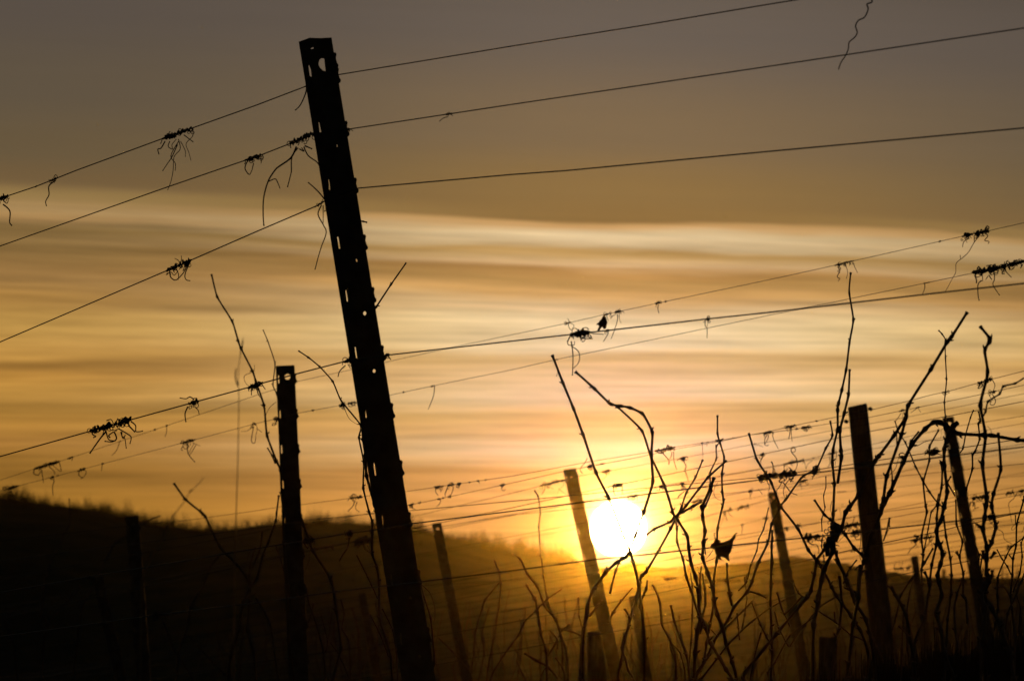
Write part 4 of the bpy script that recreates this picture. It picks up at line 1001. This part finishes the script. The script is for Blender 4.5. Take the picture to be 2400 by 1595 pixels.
w = bpy.data.worlds.new("World"); sc.world = w; w.use_nodes = True
nt = w.node_tree; N = nt.nodes; LK = nt.links
for n in list(N): N.remove(n)
def V(x):
    return x
def mth(op, a, b=None, c=None, clamp=False):
    n = N.new('ShaderNodeMath'); n.operation = op; n.use_clamp = clamp
    for i, q in enumerate((a, b, c)):
        if q is None: continue
        if isinstance(q, (int, float)): n.inputs[i].default_value = q
        else: LK.new(q, n.inputs[i])
    return n.outputs[0]
tc = N.new('ShaderNodeTexCoord'); sx = N.new('ShaderNodeSeparateXYZ'); LK.new(tc.outputs['Generated'], sx.inputs[0])
X, Y, Z = sx.outputs
az = mth('MULTIPLY', mth('ARCTAN2', X, Y), 180 / math.pi); el = mth('MULTIPLY', mth('ARCSINE', Z), 180 / math.pi)
def comb(a, b, c=0.0):
    n = N.new('ShaderNodeCombineXYZ')
    for i, q in enumerate((a, b, c)):
        if isinstance(q, (int, float)): n.inputs[i].default_value = q
        else: LK.new(q, n.inputs[i])
    return n.outputs[0]
def noise(vec, scale, det=3, rough=.5):
    n = N.new('ShaderNodeTexNoise'); n.inputs['Scale'].default_value = scale; n.inputs['Detail'].default_value = det; n.inputs['Roughness'].default_value = rough
    LK.new(vec, n.inputs['Vector']); return n.outputs['Fac']
def smst(x, a, b):
    n = N.new('ShaderNodeMapRange'); n.interpolation_type = 'SMOOTHSTEP'; LK.new(x, n.inputs[0]); n.inputs[1].default_value = a; n.inputs[2].default_value = b; n.inputs[3].default_value = 0; n.inputs[4].default_value = 1; return n.outputs[0]
# cloud streaks sink to the right, the more so the higher they are
tilt = mth('MULTIPLY', smst(el, 1.8, 3.1), .040)
v = mth('ADD', el, mth('MULTIPLY', tilt, az))
n1 = noise(comb(mth('MULTIPLY', az, .22), mth('MULTIPLY', v, 1.1)), 1.0, 2)
n2 = noise(comb(mth('MULTIPLY', az, .30), mth('MULTIPLY', v, 5.5), 3.3), 1.0, 4, .55)
amp = mth('SUBTRACT', 1.0, mth('MULTIPLY', smst(el, 3.2, 3.7), .75))
v2 = mth('ADD', v, mth('MULTIPLY', amp, mth('ADD', mth('MULTIPLY', mth('SUBTRACT', n1, .5), .34), mth('MULTIPLY', mth('SUBTRACT', n2, .5), .20))))
def yv(y): return (HZ - y) / F * 180 / math.pi          # photograph row -> degrees of elevation
E0, E1 = -.5, 8.0
def ramp(stops):
    n = N.new('ShaderNodeValToRGB'); n.color_ramp.interpolation = 'EASE'; cr = n.color_ramp
    st = sorted(((yv(y) - E0) / (E1 - E0), lin(c)) for y, c in stops)
    while len(cr.elements) < len(st): cr.elements.new(.5)
    for e, (p, c) in zip(cr.elements, st): e.position = min(max(p, 0), 1); e.color = (*c, 1)
    LK.new(mth('DIVIDE', mth('SUBTRACT', v2, E0), E1 - E0, clamp=True), n.inputs[0]); return n.outputs[0]
near = ramp([(1345, (212, 138, 64)), (1300, (222, 150, 72)), (1250, (230, 158, 80)), (1180, (230, 160, 86)), (1110, (228, 164, 94)), (1080, (240, 188, 122)), (1050, (242, 202, 144)), (1010, (228, 180, 116)), (975, (226, 180, 112)), (930, (242, 208, 152)), (880, (236, 196, 138)), (850, (228, 186, 122)), (810, (240, 212, 158)), (750, (236, 208, 154)), (715, (228, 192, 138)), (680, (214, 164, 98)), (650, (176, 134, 76)), (630, (186, 138, 78)), (612, (224, 182, 128)), (598, (216, 176, 118)), (584, (178, 138, 78)), (566, (218, 188, 140)), (540, (224, 196, 148)), (520, (206, 158, 98)), (508, (140, 108, 62)), (440, (140, 110, 66)), (300, (126, 104, 76)), (60, (105, 93, 82)), (-300, (70, 62, 54))])
far = ramp([(1330, (150, 104, 36)), (1200, (158, 110, 38)), (1100, (140, 98, 38)), (1040, (166, 116, 50)), (1000, (176, 126, 54)), (960, (160, 116, 50)), (915, (186, 136, 60)), (880, (176, 126, 54)), (855, (146, 104, 46)), (835, (184, 136, 64)), (780, (186, 142, 70)), (730, (160, 118, 58)), (690, (146, 110, 62)), (620, (126, 98, 56)), (575, (122, 96, 56)), (556, (158, 122, 74)), (530, (160, 128, 82)), (500, (146, 118, 72)), (470, (112, 90, 60)), (400, (102, 86, 62)), (250, (94, 82, 66)), (50, (88, 78, 69)), (-300, (60, 54, 48))])
daz = mth('SUBTRACT', az, math.degrees(s_az)); 
asym = mth('DIVIDE', daz, mth('ADD', 3.0, mth('MULTIPLY', smst(daz, -.5, .5), .7)))
wn = mth('POWER', 2.71828, mth('MULTIPLY', mth('POWER', mth('ABSOLUTE', asym), 2.0), -1.0))
mx = N.new('ShaderNodeMix'); mx.data_type = 'RGBA'; LK.new(wn, mx.inputs[0]); LK.new(far, mx.inputs[6]); LK.new(near, mx.inputs[7])
base = mx.outputs[2]
# fine brightness streaks
n3 = noise(comb(mth('MULTIPLY', az, .35), mth('MULTIPLY', v, 10.0), 7.7), 1.0, 5, .62)
n4 = noise(comb(mth('MULTIPLY', az, .6), mth('MULTIPLY', v, 24.0), 1.7), 1.0, 4, .6)
stk = mth('ADD', 1.0, mth('MULTIPLY', mth('ADD', mth('MULTIPLY', mth('SUBTRACT', n3, .5), 1.1), mth('MULTIPLY', mth('SUBTRACT', n4, .5), .7)), mth('SUBTRACT', 1.0, mth('MULTIPLY', smst(v, 3.25, 3.6), .93))))
# warm brightening round the sun
rr = mth('SQRT', mth('ADD', mth('POWER', daz, 2.0), mth('POWER', mth('SUBTRACT', el, math.degrees(s_el)), 2.0)))
glow = mth('MULTIPLY', mth('POWER', 2.71828, mth('MULTIPLY', rr, -6.0)), 4.0)
disc = mth('MULTIPLY', mth('SUBTRACT', 1.0, smst(rr, .222, .266)), 1400.0)
bg1 = N.new('ShaderNodeBackground'); sc1 = N.new('ShaderNodeVectorMath'); sc1.operation = 'SCALE'; kk = mth('POWER', 2.71828, mth('MULTIPLY', mth('POWER', mth('DIVIDE', rr, 1.25), 1.5), -1.0))
dm = N.new('ShaderNodeVectorMath'); dm.operation = 'MULTIPLY'; LK.new(base, dm.inputs[0]); LK.new(comb(mth('SUBTRACT', 1.0, mth('MULTIPLY', kk, .72)), mth('SUBTRACT', 1.0, mth('MULTIPLY', kk, .62)), mth('SUBTRACT', 1.0, mth('MULTIPLY', kk, -.55))), dm.inputs[1])
LK.new(dm.outputs[0], sc1.inputs[0]); LK.new(stk, sc1.inputs[3])
def colscale(col, f):
    n = N.new('ShaderNodeVectorMath'); n.operation = 'SCALE'; n.inputs[0].default_value = col; LK.new(f, n.inputs[3]); return n.outputs[0]
def vadd(a, b):
    n = N.new('ShaderNodeVectorMath'); n.operation = 'ADD'; LK.new(a, n.inputs[0]); LK.new(b, n.inputs[1]); return n.outputs[0]
front = vadd(vadd(sc1.outputs[0], colscale((1.0, .80, .48), glow)), vadd(colscale((1.0, .55, .16), disc), colscale((1.0, .74, .40), mth('MINIMUM', mth('MULTIPLY', mth('POWER', 2.71828, mth('MULTIPLY', rr, -18.0)), 110.0), 6.0))))
# the rest of the sky, away from the sunset, is the dim Nishita dusk
sky = N.new('ShaderNodeTexSky'); sky.sky_type = 'NISHITA'; sky.sun_disc = False; sky.sun_elevation = s_el; sky.sun_rotation = s_az; sky.dust_density = 3
frontmask = mth('MULTIPLY', mth('MULTIPLY', mth('SUBTRACT', 1.0, smst(mth('ABSOLUTE', daz), 10.0, 30.0)), mth('SUBTRACT', 1.0, smst(el, 7.0, 16.0))), smst(el, -6.0, -1.0))
fm = N.new('ShaderNodeVectorMath'); fm.operation = 'SCALE'; LK.new(front, fm.inputs[0]); LK.new(frontmask, fm.inputs[3])
LK.new(fm.outputs[0], bg1.inputs[0]); bg1.inputs[1].default_value = 1.0
bg2 = N.new('ShaderNodeBackground'); 
dk = N.new('ShaderNodeVectorMath'); dk.operation = 'SCALE'; LK.new(sky.outputs[0], dk.inputs[0]); LK.new(mth('SUBTRACT', 1.0, frontmask), dk.inputs[3])
LK.new(dk.outputs[0], bg2.inputs[0]); bg2.inputs[1].default_value = .015
ad = N.new('ShaderNodeAddShader'); LK.new(bg1.outputs[0], ad.inputs[0]); LK.new(bg2.outputs[0], ad.inputs[1])
ow = N.new('ShaderNodeOutputWorld'); LK.new(ad.outputs[0], ow.inputs['Surface'])

# air: one closed box of thin haze round everything
hx, hy0, hy1, hz0, hz1 = 190, -66, 256, -11.0, 12.0
hm = bpy.data.meshes.new('haze')
vs = [(x, y, z) for x in (-hx, hx) for y in (hy0, hy1) for z in (hz0, hz1)]
hm.from_pydata(vs, [], [(0, 1, 3, 2), (4, 6, 7, 5), (0, 4, 5, 1), (2, 3, 7, 6), (0, 2, 6, 4), (1, 5, 7, 3)])
ho = bpy.data.objects.new('haze', hm); COL.objects.link(ho); tag(ho, kind='stuff')
m = bpy.data.materials.new('haze_air'); m.use_nodes = True; t2 = m.node_tree
for n in list(t2.nodes): t2.nodes.remove(n)
o2 = t2.nodes.new('ShaderNodeOutputMaterial'); pv = t2.nodes.new('ShaderNodeVolumePrincipled')
pv.inputs['Color'].default_value = (.98, .85, .30, 1); pv.inputs['Density'].default_value = .000062; pv.inputs['Anisotropy'].default_value = .99
t2.links.new(pv.outputs[0], o2.inputs['Volume']); hm.materials.append(m)

# ------------------------------------------------------------------ render settings
sc.view_settings.view_transform = 'Standard'; sc.view_settings.look = 'None'; sc.view_settings.exposure = 0; sc.view_settings.gamma = 1
sc.cycles.max_bounces = 4; sc.cycles.volume_bounces = 0; sc.cycles.diffuse_bounces = 2; sc.cycles.glossy_bounces = 2
sc.cycles.use_denoising = True
sc.cycles.denoiser = 'OPENIMAGEDENOISE'
sc.cycles.sample_clamp_indirect = 3
